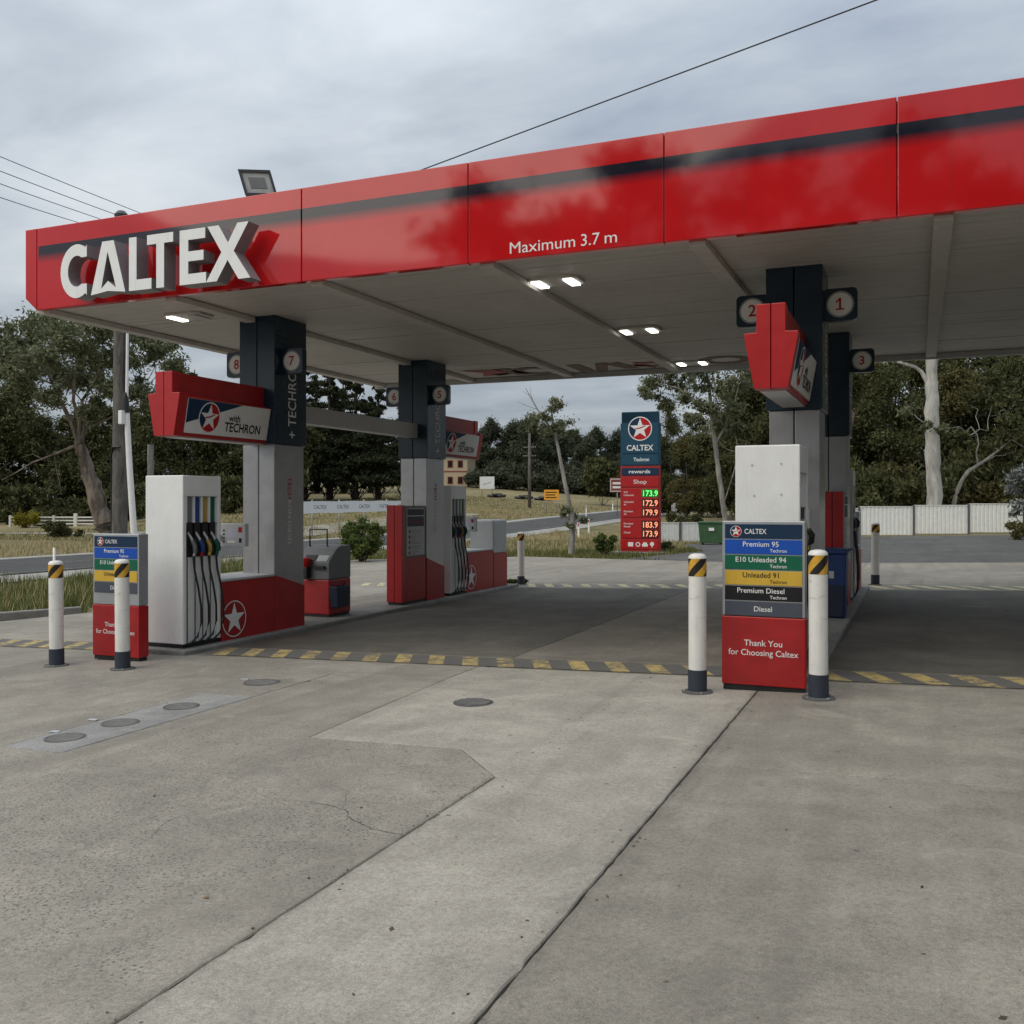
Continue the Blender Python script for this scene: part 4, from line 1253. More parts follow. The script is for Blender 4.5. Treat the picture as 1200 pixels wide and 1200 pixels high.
# ------------------------------------------------------------------ bollards
def make_bollard(x, y, z, lab):
    t = thing('bollard', lab, 'bollard', (x, y, z), 0, 'white bollards with hazard bands')
    m = MB(); m.lathe([(.135, 0), (.135, .012), (.10, .02)], 24, FLANGE)
    for k in range(4):
        a = k * math.pi / 2 + .5; m.lathe([(.012, .012), (.012, .026)], 6, GALV, (.117 * math.cos(a), .117 * math.sin(a), 0))
    m.build('flange', t)
    m = MB(); m.lathe([(.083, .015), (.083, .205)], 28, BLUEBK); m.build('foot_sleeve', t)
    m = MB(); m.lathe([(.078, .205), (.078, 1.03)], 28, PVC); m.build('post', t)
    m = MB(); m.lathe([(.080, 1.03), (.080, 1.185)], 28, BAND); m.build('hazard_band', t)
    m = MB(); m.lathe([(.080, 1.185), (.078, 1.205), (.060, 1.222), (.03, 1.229), (.004, 1.23)], 28, PVC); m.build('cap', t)
    return t
bo = make_bollard(-1.79, 8.44, zf_(-1.79), 'white bollard just left of the right fuel panel')
def bollard(x, y, lab, h=1.0, rz=0.0):
    b = copy_tree(bo); b.location = (x, y, zf_(x)); b['label'] = lab; b.rotation_euler = (R(.4), R(-.3), rz)
    b.scale = (1, 1, h)
bollard(-.765, 8.43, 'white bollard overlapping the right edge of the right fuel panel', 1.02, .3)
bollard(-9.16, 8.15, 'white bollard standing alone left of the left fuel panel', .99, .1)
bollard(-8.16, 8.15, 'white bollard in front of the left fuel panel', 1.0, .25)
bollard(-8.32, 20.2, 'white bollard at the far end of the left island', .98, .8)
bollard(-.78, 20.6, 'white bollard at the far end of the right island by the white fence', 1.03, 1.4)

# ------------------------------------------------------------------ price sign
def price_sign(x, y, z):
    t = thing('price_sign', 'tall red and navy fuel price pylon on the grass by the road', 'price sign', (x, y, z), R(6))
    W = .76
    m = MB(); m.box(-W - .25, W + .25, -.3, .45, -.1, .10, KERBM); m.build('footing', t, .02)
    m = MB(); m.box(-W, W, .03, .33, .05, 3.38, RED2); m.build('red_body', t, .01)
    m = MB(); m.box(-W, W, .03, .33, 3.385, 5.02, TEAL); m.box(-W + .06, W - .06, .0, .36, 5.02, 5.45, TEAL); m.build('navy_body', t, .01)
    pf = Pl((0, .03, 0), (1, 0, 0), (0, 0, 1))
    def panel(z0, z1, mat, name, off=.03):
        m = MB(); m.prism([(-W + .05, z0), (W - .05, z0), (W - .05, z1), (-W + .05, z1)], pf, .001, off, mat)
        return m.build(name, t, .006)
    P2 = Pl((0, 0, 0), (1, 0, 0), (0, 0, 1))
    p = panel(3.86, 5.42, TEAL, 'brand_panel')
    m = MB(); emblem(m, P2, 0, 4.80, .46, .004); m.build('emblem', p)
    m = MB(); m.text('CALTEX', P2, 0, 3.97, .30, PRINTW, 'c', .004, .02, 1.02); m.build('lettering', p)
    p = panel(3.42, 3.82, TEAL, 'techron_panel'); m = MB(); m.text('Techron', P2, .05, 3.56, .19, PRINTW, 'c', .004, .02, .6); m.build('lettering', p)
    p = panel(3.02, 3.30, NAVYP, 'rewards_panel'); m = MB(); m.text('rewards', P2, -.02, 3.10, .19, PRINTW, 'c', .004, .02, .82); m.build('lettering', p)
    p = panel(2.58, 2.96, RED, 'shop_panel'); m = MB(); m.text('Shop', P2, 0, 2.70, .22, PRINTW, 'c', .004, .004, .5); m.build('lettering', p)
    p1 = panel(1.42, 2.52, RED, 'price_panel'); p2 = panel(.62, 1.36, RED, 'price_panel')
    rows = [(2.19, '173.9', LEDG, LEDBG, 'E10|Unleaded', p1), (1.82, '172.9', LEDO, LEDBK, 'Unleaded|91', p1), (1.46, '179.9', LEDO, LEDBK, 'Premium|95', p1), (.99, '183.9', LEDO, LEDBK, 'Premium|Diesel', p2), (.65, '173.9', LEDO, LEDBK, 'Diesel', p2)]
    for zz, pr, lm, bkm, nm, pp in rows:
        m = MB(); m.prism([(.06, zz - .01), (.70, zz - .01), (.70, zz + .30), (.06, zz + .30)], P2, .001, .006, bkm); d = m.build('price_display', pp)
        m = MB(); m.text(pr, P2, .40, zz + .035, .31, lm, 'c', .008, .016, .56); m.build('digits', d)
        m = MB()
        for k, l in enumerate(nm.split('|')): m.text(l, P2, -.62, zz + .15 - k * .11, .10, PRINTW, 'l', .003, .006)
        m.build('lettering', pp)
    p = panel(.20, .56, RED, 'services_panel')
    m = MB()
    m.rect(P2, -.46, -.26, .30, .46, .003, PRINTW); m.flat(circ(-.08, .38, .09, 14), P2, .003, PRINTW, [circ(-.08, .38, .055, 14)])
    m.rect(P2, .08, .30, .30, .40, .003, PRINTW); m.rect(P2, .12, .26, .40, .46, .003, PRINTW)
    m.flat(circ(.46, .40, .08, 14), P2, .003, PRINTW); m.rect(P2, .44, .48, .27, .33, .003, PRINTW)
    m.build('service_icons', p)
sx_, sy_ = at(750, 36.6)
price_sign(sx_, sy_, zf_(sx_) - .05)

# ------------------------------------------------------------------ fences
def sheet_fence(p0, p1, h, npan, lab, zadd=0.0, hb=None):
    p0, p1 = Vector(p0), Vector(p1)
    t = thing('sheet_fence', lab, 'fence', (p0.x, p0.y, 0))
    d = (p1 - p0); L = d.length / npan; u = d.normalized(); n = Vector((u.y, -u.x))
    ang = math.atan2(u.y, u.x)
    t.rotation_euler = (0, 0, ang)
    ribs = 13
    for k in range(npan):
        q = p0 + u * (L * (k + .5)); z0 = zf_(q.x) + zadd
        m = MB(); vs = []; fs = []
        prof = []
        for i in range(ribs):
            a = i / ribs * (L - .10) + .05; wdt = (L - .10) / ribs
            prof += [(a, 0), (a + wdt * .55, 0), (a + wdt * .66, .035), (a + wdt * .88, .035)]
        prof.append((L - .05, 0))
        top = h + random.uniform(-.02, .02)
        for a, b in prof: vs += [(k * L + a, b, z0 + .02), (k * L + a, b, z0 + top)]
        for i in range(len(prof) - 1): fs.append((2 * i, 2 * i + 2, 2 * i + 3, 2 * i + 1))
        m.add(vs, fs, FENCEW)
        m.build('fence_panel', t)
        m = MB(); m.box(k * L + .04, (k + 1) * L - .04, -.02, .055, z0 + top, z0 + top + .04, FENCEW); m.build('top_rail', t)
    for k in range(npan + 1):
        q = p0 + u * (L * k); z0 = zf_(q.x) + zadd
        m = MB(); m.box(k * L - .055, k * L + .055, -.05, .09, z0 - .3, z0 + h + .06, POSTDK); m.build('post', t)
    return t
sheet_fence(at(880, 50.5), at(1330, 49.5), 1.47, 7, 'white ribbed sheet fence on the right below the gum trees', .0)
sheet_fence(at(772, 47), at(872, 47.5), 1.0, 4, 'low white sheet fence behind the green bin', -.06)
# skip bin
bx_, by_ = at(834, 44)
t = thing('rubbish_skip', 'green steel rubbish bin with lid in front of the low white fence', 'bin', (bx_, by_, zf_(bx_) - .04), R(8))
m = MB(); m.prism([(-.5, .10), (.5, .10), (.58, .98), (-.58, .98)], Pl((0, .5, 0), (1, 0, 0), (0, 0, 1)), 0, 1.0, BINGREEN); m.build('bin_body', t, .02)
m = MB(); m.prism([(-.62, .985), (.62, .985), (.60, 1.07), (-.60, 1.07)], Pl((0, .54, 0), (1, 0, 0), (0, 0, 1)), 0, 1.08, BINGREEN); m.build('lid', t, .015)
m = MB(); m.prism([(-.10, .66), (.14, .66), (.14, .80), (-.10, .80)], Pl((0, -.56, 0), (1, 0, 0), (0, .06, 1)), .03, .045, PRINTW); m.build('sticker', t)
for a in (-.4, .4):
    for b in (-.35, .35):
        m = MB(); m.tube([(a - .03, b, .06), (a + .03, b, .06)], .06, 10, BLACK); m.build('wheel', t)

# white timber gate and fence across the road on the left
gx0, gy0 = at(12, 80); gx1, gy1 = at(114, 80)
t = thing('timber_fence', 'low white rail fence across the road on the far left', 'fence', (gx0, gy0, 0), math.atan2(gy1 - gy0, gx1 - gx0))
LL = math.hypot(gx1 - gx0, gy1 - gy0); zg = tz(gx0, gy0)
for k in range(3):
    m = MB(); m.box(0, LL, -.03, .03, zg + .22 + k * .27, zg + .34 + k * .27, TIMBERW); m.build('rail', t)
for k in range(5):
    hh_ = 1.15 if k == 3 else .98
    m = MB(); m.box(LL * k / 4 - .07 - (.06 if k == 3 else 0), LL * k / 4 + .07 + (.06 if k == 3 else 0), -.10, .10, zg - .2, zg + hh_, TIMBERW); m.build('post', t)

# banner on posts along the far road side
t = thing('banner', 'long white printed banner stretched on posts along the far roadside', 'banner', (0, 0, 0))
bxp = -33.6; y0b, y1b = 45.6, 60.4
def bz(y): return np.interp(y, [y0b, y1b], [1.02, 1.12])
m = MB()
N = 24
for i in range(N):
    a, b = y0b + (y1b - y0b) * i / N, y0b + (y1b - y0b) * (i + 1) / N
    za, zb_ = bz(a) - .03 * math.sin(i * math.pi / 6) ** 2, bz(b) - .03 * math.sin((i + 1) * math.pi / 6) ** 2
    m.add([(bxp, a, za), (bxp, b, zb_), (bxp, b, zb_ + .72), (bxp, a, za + .72)] + [(bxp - .015, a, za), (bxp - .015, b, zb_), (bxp - .015, b, zb_ + .72), (bxp - .015, a, za + .72)],
          [(0, 1, 2, 3), (4, 5, 6, 7), (0, 1, 5, 4), (2, 3, 7, 6)], WHITEL)
sh = m.build('banner_sheet', t)
for k in range(6):
    yy = y0b + 1.2 + k * 2.55
    m = MB(); m.text('CALTEX', Pl((bxp, 0, 0), (0, 1, 0), (0, 0, 1)), yy, bz(yy) + .24, .34, SLATEP, 'c', .006, .0, 1.35); m.build('lettering', sh)
for k in range(6):
    yy = y0b + .05 + k * (y1b - y0b - .1) / 5
    m = MB(); m.tube([(bxp - .06, yy, tz(bxp, yy) - .2), (bxp - .06, yy, bz(yy) + .8)], .04, 8, GALV); m.build('post', t)

# ------------------------------------------------------------------ poles and wires
px_, py_ = at(140, 26); pz = tz(px_, py_)
t = thing('power_pole', 'thick weathered timber power pole behind the left canopy corner', 'power pole', (px_, py_, pz))
m = MB(); m.tube([(0, 0, -.3), (0.02, 0, 4), (.05, 0, 8.2), (.07, 0, 9.42 - pz)], [.21, .19, .165, .15], 14, POLEWOOD); m.build('pole', t)
m = MB(); m.lathe([(.17, 9.36 - pz), (.19, 9.44 - pz), (.10, 9.54 - pz), (.01, 9.56 - pz)], 10, DKGREY, (.07, 0, 0)); m.build('pole_cap', t)
m = MB(); m.box(-1.3, 1.1, -.06, .06, 8.92 - pz, 9.06 - pz, POLEWOOD)
arm = m.build('crossarm', t)
for a in (-1.2, -.4, .28, .98):
    m = MB(); m.lathe([(.03, 9.06 - pz), (.06, 9.12 - pz), (.035, 9.16 - pz), (.06, 9.23 - pz), (.03, 9.31 - pz)], 8, DKGREY, (a, 0, 0)); m.build('insulator', arm)
m = MB(); m.tube([(-.22, -.05, 0.2), (-.22, -.05, 3.2), (-.20, -.1, 3.5), (.0, -.24, 3.75), (.25, -.22, 3.75)], .035, 8, BLACK); m.build('cable', t)
m = MB(); m.tube([(.21, -.04, 4.2), (.205, -.04, 6.5), (.19, -.03, 9.0)], .015, 6, BLACK); m.build('cable', t)
for k, (py0, ex) in enumerate(((180, .98), (197, .28), (212, -.4), (228, -1.2))):
    m = MB()
    a = Vector((px_ + ex, py_, 9.31)); q = at(0, 19.5 + k * .3)
    b = Vector((q[0], q[1], zat(py0, 19.5 + k * .3))); b = a + (b - a) * 2.2
    pts = [a.lerp(b, i / 14) - Vector((0, 0, .06 * math.sin(math.pi * i / 14))) for i in range(15)]
    m.tube(pts, .009, 4, BLACK, smooth=False)
    o = m.build('overhead_wire'); tag(o, ('topmost', 'second', 'third', 'lowest')[k] + ' of the thin wires running left from the power pole', 'wire', 'wires from the power pole')
# dark service cable to the canopy
m = MB(); a = Vector((*at(497, 11.4), zat(198, 11.4))); q = at(1027, 8.6); b = Vector((q[0], q[1], zat(0, 8.6)))
a2 = a + (a - b) * .10; b = a + (b - a) * 2.4
pts = [a2.lerp(b, i / 24) for i in range(25)]
m.tube(pts, .007, 6, BLACK)
br = MB(); br.tube([(a2.x, a2.y, CZT - .25), (a2.x, a2.y, a2.z + .04)], .025, 8, GALV); br.tube([(a2.x - .05, a2.y, a2.z), (a2.x + .05, a2.y, a2.z)], .03, 8, DKGREY)
br.build('cable_bracket', canopy)
o = m.build('service_cable'); tag(o, 'thick dark cable rising from behind the canopy roof to the upper right', 'cable')
# white tapered mast, leaning slightly
qx, qy = at(158, 24.2); qz = tz(qx, qy)
t = thing('white_mast', 'white leaning mast with thin upper tube beside the timber power pole', 'mast', (qx, qy, qz))
def loc_(px, py, d):
    X, Y = at(px, d); return (X - qx, Y - qy, zat(py, d) - qz)
m = MB(); m.tube([loc_(161, 690, 24.2), loc_(158, 640, 24.2), loc_(152, 550, 24.2), loc_(148.5, 482, 24.2)], [.09, .085, .075, .068], 12, WHITE); m.build('lower_tube', t)
m = MB(); m.tube([loc_(148.5, 482, 24.2), loc_(149, 430, 24.2), loc_(150, 330, 24.2)], [.04, .035, .03], 10, WHITE); m.build('upper_tube', t)
m = MB(); m.tube([loc_(148.5, 484, 24.2), loc_(147, 472, 24.2), loc_(147.5, 460, 24.2)], [.085, .09, .05], 10, BLACK); m.build('joint_cover', t)
m = MB(); x_, y_, z_ = loc_(142.5, 497, 24.1); m.box(x_ - .06, x_ + .06, y_ - .06, y_ + .06, z_, z_ + .34, WHITE); m.build('meter_box', t, .01)
qx2, qy2 = at(144.5, 27.2)
m = MB(); m.tube([(qx2, qy2, tz(qx2, qy2) - .2), (qx2 + .02, qy2, zat(525, 27.2))], .05, 8, GALV)
o = m.build('steel_post'); tag(o, 'thin grey steel post between the timber pole and the white mast', 'post')
qx2, qy2 = at(176.5, 40)
m = MB(); m.tube([(qx2, qy2, tz(qx2, qy2) - .2), (qx2, qy2, zat(521, 40))], .13, 8, POLEWOOD)
o = m.build('timber_post'); tag(o, 'short dark timber post seen just above the left pump', 'post')
# distant power pole
qx2, qy2 = at(620.5, 104); qz2 = tz(qx2, qy2)
t = thing('power_pole', 'distant timber power pole in the dry field before the woods', 'power pole', (qx2, qy2, qz2))
m = MB(); m.tube([(0, 0, -.3), (0, 0, zat(508, 104) - qz2)], [.22, .15], 8, POLEWOOD); m.build('pole', t)
for py in (524, 534):
    m = MB(); zz = zat(py, 104) - qz2; m.box(-.75, .75, -.06, .06, zz - .07, zz + .07, POLEWOOD); m.build('crossarm', t)

# guide posts and road signs
def guide_post(px, d, top, lab):
    X, Y = at(px, d); z = tz(X, Y)
    t = thing('guide_post', lab, 'guide post', (X, Y, z), 0, 'white roadside guide posts')
    m = MB(); m.box(-.06, .06, -.03, .03, -.2, 1.05, PVC); m.build('post', t)
    m = MB(); m.box(-.035, .035, -.037, -.031, .82, .98, PRINTR); m.build('reflector', t)
guide_post(690, 66, 602, 'white roadside guide post left of the price pylon')
guide_post(678, 58, 602, 'white roadside guide post beside the slender gum trunk')
guide_post(687, 92, 592, 'white guide post on the far side of the road')
guide_post(718, 110, 592, 'white guide post under the brown road sign')
qx2, qy2 = at(63.5, 25.4); m = MB(); m.tube([(qx2, qy2, tz(qx2, qy2) - .2), (qx2, qy2, zat(642, 25.4))], [.045, .03], 8, PVC)
o = m.build('marker_stake'); tag(o, 'thin white marker stake just above the leftmost bollard', 'stake')
def board(px, py0, py1, px0, px1, d, mat, lab, name='road_sign', cat='road sign', legs=1, lines=None):
    X, Y = at((px0 + px1) / 2, d); z = tz(X, Y)
    hw = (px1 - px0) / 2 / FPX * d; z0, z1 = zat(py1, d) - z, zat(py0, d) - z
    t = thing(name, lab, cat, (X, Y, z), PSI * .6)
    m = MB(); m.box(-hw, hw, -.03, .03, z0, z1, mat); bd = m.build('sign_board', t, .01)
    for k in range(legs):
        xx = 0 if legs == 1 else (-hw * .7 if k == 0 else hw * .7)
        m = MB(); m.tube([(xx, .05, -.2), (xx, .05, z1 - .1)], .04, 8, GALV); m.build('leg', t)
    if lines:
        m = MB(); pf = Pl((0, -.03, 0), (1, 0, 0), (0, 0, 1))
        lines(m, pf, hw, z0, z1); m.build('sign_print', bd)
def yl(m, pf, hw, z0, z1):
    for k in range(3):
        zz = z0 + (z1 - z0) * (.2 + .25 * k); m.rect(pf, -hw * .8, hw * (.7 - .2 * (k % 2)), zz, zz + (z1 - z0) * .10, .003, PRINTK)
def wl_(m, pf, hw, z0, z1):
    hz = z1 - z0
    for k in range(4):
        a = -hw * .5 + k * hw * .28
        m.flat([(a, z0 + hz * .28 + k * hz * .04), (a + hw * .24, z0 + hz * .40 + k * hz * .05), (a + hw * .22, z0 + hz * .47 + k * hz * .05), (a, z0 + hz * .34 + k * hz * .04)], pf, .003, PRINTG)
def bl(m, pf, hw, z0, z1):
    hz = z1 - z0
    m.flat([(-hw * .9, z0 + hz * .06), (hw * .9, z0 + hz * .06), (hw * .9, z1 - hz * .06), (-hw * .9, z1 - hz * .06)], pf, .003, PRINTW, [[(-hw * .82, z0 + hz * .1), (hw * .82, z0 + hz * .1), (hw * .82, z1 - hz * .1), (-hw * .82, z1 - hz * .1)]])
    for k in range(2): m.rect(pf, -hw * .6, hw * .6, z0 + hz * (.28 + .28 * k), z0 + hz * (.42 + .28 * k), .003, PRINTW)
board(646, 574, 586, 637.5, 655, 96, ORANGE, 'yellow rectangular road sign in the dry grass beside the road', legs=2, lines=yl)
board(570, 558.5, 573, 562, 579.5, 120, WHITEL, 'white square board on legs at the top of the dry field', 'notice_board', 'notice board', 2, wl_)
board(721, 560, 577, 714.5, 732, 92, BROWNSGN, 'dark red road sign just left of the price pylon', lines=bl)
# white box trailer by the road, right of the pylon
X, Y = at(789, 104); z = tz(X, Y)
t = thing('white_shed', 'small white box shed seen just right of the price pylon', 'shed', (X, Y, z), .3)
zt_ = zat(578.5, 104) - z; zb2 = max(0, zat(593, 104) - z)
m = MB(); m.box(-.85, .85, -.7, .7, 0, zt_, WHITE); m.build('shed_body', t, .02)
m = MB(); m.box(-.95, .95, -.8, .8, zt_ + .002, zt_ + .08, LTGREY); m.build('roof', t)
m = MB(); m.box(-.35, .25, -.72, -.702, 0.05, zt_ * .8, LTGREY); m.build('door', t)
# tan two storey building behind the far trees
X, Y = at(535, 150); z = tz(X, Y) - .3
t = thing('tan_building', 'tan two storey building with dark windows beyond the dry field', 'building', (X, Y, z), PSI * .7)
hb_ = zat(533, 150) - z
m = MB(); m.box(-3.4, 1.7, 0, 8, 0, hb_, TANWALL); wall_ = m.build('wall', t)
m = MB(); m.box(-3.42, 1.72, -.05, .02, hb_ * .49, hb_ * .51 + .1, ROOFRED); m.build('floor_band', t)
m = MB(); m.prism([(-3.9, hb_ + .002), (2.2, hb_ + .002), (1.2, hb_ + 1.0), (-2.9, hb_ + 1.0)], Pl((0, 8.4, 0), (1, 0, 0), (0, 0, 1)), 0, 8.9, ROOFRED); m.build('roof', t)
for fx in (-2.6, -1.0, .6):
    for fz in (.14, .62):
        m = MB(); m.box(fx - .42, fx + .42, -.06, -.002, hb_ * fz, hb_ * fz + 1.15, ROOFRED); f = m.build('window', t)
        m = MB(); m.box(fx - .32, fx + .32, -.075, -.062, hb_ * fz + .1, hb_ * fz + 1.05, GLASSD); m.build('pane', f)
# old tyres lying in the field
for px, lab in ((582, 'dark tyre heap below the white board in the field'), (614, 'dark tyre heap left of the distant power pole'), (637, 'dark tyre heap in the field above the yellow sign')):
    X, Y = at(px, 122); z = tz(X, Y)
    m = MB()
    for k in range(3): m.tube([(math.cos(a) * .55 + k * .55 - .55, math.sin(a) * .5, .22 + (.15 if k == 1 else 0)) for a in np.linspace(0, 2 * math.pi, 12)], .2, 6, BLACK, False)
    o = m.build('tyre_heap', None, 0, None, (X, Y, z)); tag(o, lab, 'tyres', 'tyre heaps in the field')

# ------------------------------------------------------------------ vegetation
def leaf_quads(rng, C, Rr, n, size, squash=.75, droop=.3):
    """n leaf quads round each of the clump centres C (k x 3) of radii Rr"""
    k = len(C)
    cen = np.repeat(C, n, 0); rad = np.repeat(Rr, n)
    d = rng.normal(size=(k * n, 3)); d /= np.linalg.norm(d, axis=1, keepdims=True)
    rr = np.abs(rng.normal(size=k * n)) * .62
    p = cen + d * (rad * rr)[:, None] * np.array([1, 1, squash])
    u = rng.normal(size=(k * n, 3)); u[:, 2] -= droop; u /= np.linalg.norm(u, axis=1, keepdims=True)
    v = np.cross(u, rng.normal(size=(k * n, 3))); v /= np.linalg.norm(v, axis=1, keepdims=True)
    s = size * (0.6 + .8 * rng.random(k * n))[:, None]
    a, b = u * s, v * s * .42
    V = np.stack([p - a, p + b * .9, p + a, p - b * .9], 1).reshape(-1, 3)
    Q = np.arange(k * n * 4).reshape(-1, 4)
    return V, Q
def limb(m, a, b, r0, r1, mat, rnd, seg=5, wob=.08):
    a = Vector(a); b = Vector(b); L = (b - a).length
    pts = [a.lerp(b, i / seg) + (Vector((rnd.uniform(-1, 1), rnd.uniform(-1, 1), rnd.uniform(-.5, .9))) * L * wob if 0 < i < seg else Vector()) for i in range(seg + 1)]
    m.tube(pts, [r0 + (r1 - r0) * i / seg for i in range(seg + 1)], 6, mat, False)
    return pts
def make_tree(seed, trunk, rad, clumps, leafm, barkm, n=220, size=.16, sub=5, squash=.75, droop=.3, twigs=True, extra=None):
    """returns (trunk mesh, crown mesh); trunk: list of points; clumps: list of (x,y,z,r)"""
    rnd = random.Random(seed); rng = np.random.default_rng(seed)
    m = MB()
    tp_, tr_ = [], []
    for i in range(len(trunk) - 1):
        for q in range(5):
            f = q / 5; a, b = Vector(trunk[i]), Vector(trunk[i + 1]); rr_ = rad[i] + (rad[i + 1] - rad[i]) * f
            j = 0 if i + q == 0 else rr_ * .13
            tp_.append(a.lerp(b, f) + Vector((rnd.uniform(-j, j), rnd.uniform(-j, j), 0))); tr_.append(rr_ * rnd.uniform(.92, 1.09))
    tp_.append(Vector(trunk[-1])); tr_.append(rad[-1])
    m.tube(tp_, tr_, 11, barkm, True)
    T = [Vector(p) for p in trunk]
    C, RR = [], []
    if extra:
        T = T[-2:]; rad = list(rad[-2:])
        for (pts, r0, r1) in extra:
            for i in range(1, len(pts)):
                T.append(Vector(pts[i])); rad.append(r0 + (r1 - r0) * i / (len(pts) - 1))
    for (x, y, z, r) in clumps:
        c = Vector((x, y, z))
        best = min(range(len(T)), key=lambda i: (T[i] - (c - Vector((0, 0, r * .9)))).length + (0 if T[i].z < c.z else 3))
        if twigs:
            pts = limb(m, T[best], c, min(.07, max(.025, rad[best] * .45)), .015, barkm, rnd)
        for k in range(sub):
            d = Vector((rnd.gauss(0, 1), rnd.gauss(0, 1), rnd.gauss(0, .8))).normalized() * r * rnd.uniform(.25, .8)
            C.append(c + d); RR.append(r * rnd.uniform(.4, .75))
            if twigs and k < 2: limb(m, c, c + d, .02, .008, barkm, rnd, 3)
    for (pts, r0, r1) in (extra or []):
        m.tube(pts, [r0 + (r1 - r0) * i / (len(pts) - 1) for i in range(len(pts))], 7, barkm, True)
    V, Q = leaf_quads(rng, np.array([tuple(c) for c in C]), np.array(RR), n, size, squash, droop)
    return m.mesh('trunk'), np_mesh('crown', V, Q, [leafm])
def place_tree(name, meshes, lab, cat, loc, rz=0, sc=(1, 1, 1), group=None):
    t = thing(name, lab, cat, loc, rz, group); t.scale = sc
    link('trunk', meshes[0], t); link('crown', meshes[1], t)
    return t
def gum_clumps(rnd, h, r, n, base=.42, rr=.3):
    out = []
    for i in range(n):
        a = rnd.uniform(0, 2 * math.pi); f = rnd.random() ** .5
        z = h * (base + (1 - base) * rnd.random())
        k = math.sin(math.pi * min(1, max(.12, (z / h - base) / (1 - base) * .8 + .18)))
        out.append((math.cos(a) * r * f * k, math.sin(a) * r * f * k, z, r * rr * rnd.uniform(.7, 1.25)))
    return out
def gum(seed, h, r, leafm, barkm, n=14, base=.42, leaves=170, size=.18, tr=.2, rr=.3):
    rnd = random.Random(seed)
    trunk = [(0, 0, -.4)] + [(rnd.uniform(-.03, .03) * h * i / 5, rnd.uniform(-.03, .03) * h * i / 5, h * .82 * i / 5) for i in range(1, 6)]
    rad = [tr * (1 - i * .16) for i in range(6)]
    return make_tree(seed, trunk, rad, gum_clumps(rnd, h, r, n, base, rr), leafm, barkm, leaves, size)
def pine(seed, h, r, leafm, barkm, base=.12, leaves=150, size=.30, layers=9):
    rnd = random.Random(seed)
    trunk = [(0, 0, -.4), (.05, 0, h * .3), (0, .05, h * .65), (0, 0, h * .97)]
    rad = [h * .022, h * .018, h * .010, .04]
    cl = []
    for i in range(layers):
        f = i / (layers - 1); z = h * (base + (1 - base) * f * .95) ; R_ = r * (1 - f) ** .75 + .25
        k = max(2, int(6 * (1 - f)) + 1)
        for j in range(k):
            a = 2 * math.pi * (j + rnd.random() * .7) / k
            cl.append((math.cos(a) * R_ * rnd.uniform(.45, .85), math.sin(a) * R_ * rnd.uniform(.45, .85), z + rnd.uniform(-.5, .5) * h / layers, R_ * .38 + .28))
    return make_tree(seed, trunk, rad, cl, leafm, barkm, leaves, size, sub=3, squash=.48, droop=.1)
def bush(seed, r, h, leafm, n=12, leaves=260, size=.10):
    rnd = random.Random(seed); cl = []
    for i in range(n):
        a = rnd.uniform(0, 6.28); f = rnd.random() ** .5
        cl.append((math.cos(a) * r * f * .7, math.sin(a) * r * f * .7, h * rnd.uniform(.25, .8), min(r, h) * .33))
    return make_tree(seed, [(0, 0, -.1), (.02, 0, h * .5)], [.04, .02], cl, leafm, BARKDK, leaves, size, sub=4, squash=.85)
def gz(px, d):
    X, Y = at(px, d); return X, Y, tz(X, Y)

# -- the big leaning eucalypt across the road on the left
bx0, by0, bz0 = gz(125, 54)
def lg(px, py, dd=0.0):
    X, Y = at(px, 54 + dd); return (X - bx0, Y - by0, zat(py, 54 + dd) - bz0)
trunk = [lg(128, 645), lg(122, 612), lg(112, 580), lg(102, 550), lg(96, 528), lg(92, 515)]
rnd = random.Random(11)
cl = []
for px, py, r in ((20, 395, 1.5), (50, 385, 1.6), (85, 383, 1.7), (120, 388, 1.7), (155, 395, 1.6), (185, 410, 1.3), (200, 428, 1.0), (10, 415, 1.4), (45, 415, 1.6), (80, 412, 1.8), (115, 418, 1.7), (150, 425, 1.5),
                  (35, 445, 1.2), (62, 440, 1.3), (100, 445, 1.5), (130, 455, 1.2), (165, 460, 1.0), (180, 470, .9), (-10, 410, 1.3), (60, 465, .9), (110, 480, .8), (8, 440, .8)):
    for q in range(2):
        x_, y_, z_ = lg(px + rnd.uniform(-6, 6), py + rnd.uniform(-5, 5), rnd.uniform(-4, 4)); cl.append((x_, y_, z_, r * .85))
ex = [([lg(92, 516), lg(84, 495), lg(74, 476), lg(62, 450), lg(50, 425)], .17, .05),
      ([lg(93, 516), lg(94, 495), lg(86, 470), lg(88, 440), lg(92, 410)], .15, .04),
      ([lg(95, 522), lg(100, 500), lg(96, 470), lg(115, 440), lg(130, 410)], .14, .04),
      ([lg(90, 522), lg(70, 530), lg(55, 536), lg(38, 542), lg(22, 552), lg(2, 563)], .10, .02),
      ([lg(64, 534), lg(66, 550), lg(70, 566), lg(72, 580)], .03, .01),
      ([lg(50, 538), lg(38, 532), lg(26, 536)], .03, .01),
      ([lg(100, 503), lg(125, 492), lg(150, 478), lg(170, 466)], .07, .02),
      ([lg(128, 640, .3), lg(134, 600, .5), (lg(136, 560, .6)), lg(139, 530, .8)], .22, .10)]
mm = make_tree(11, trunk, [.62, .55, .47, .38, .32, .24], cl, LEAFGUM, BARKGUM, 210, .125, sub=6, extra=ex)
place_tree('gum_tree', mm, 'large spreading eucalypt with shedding brown bark across the road on the left', 'tree', (bx0, by0, bz0))

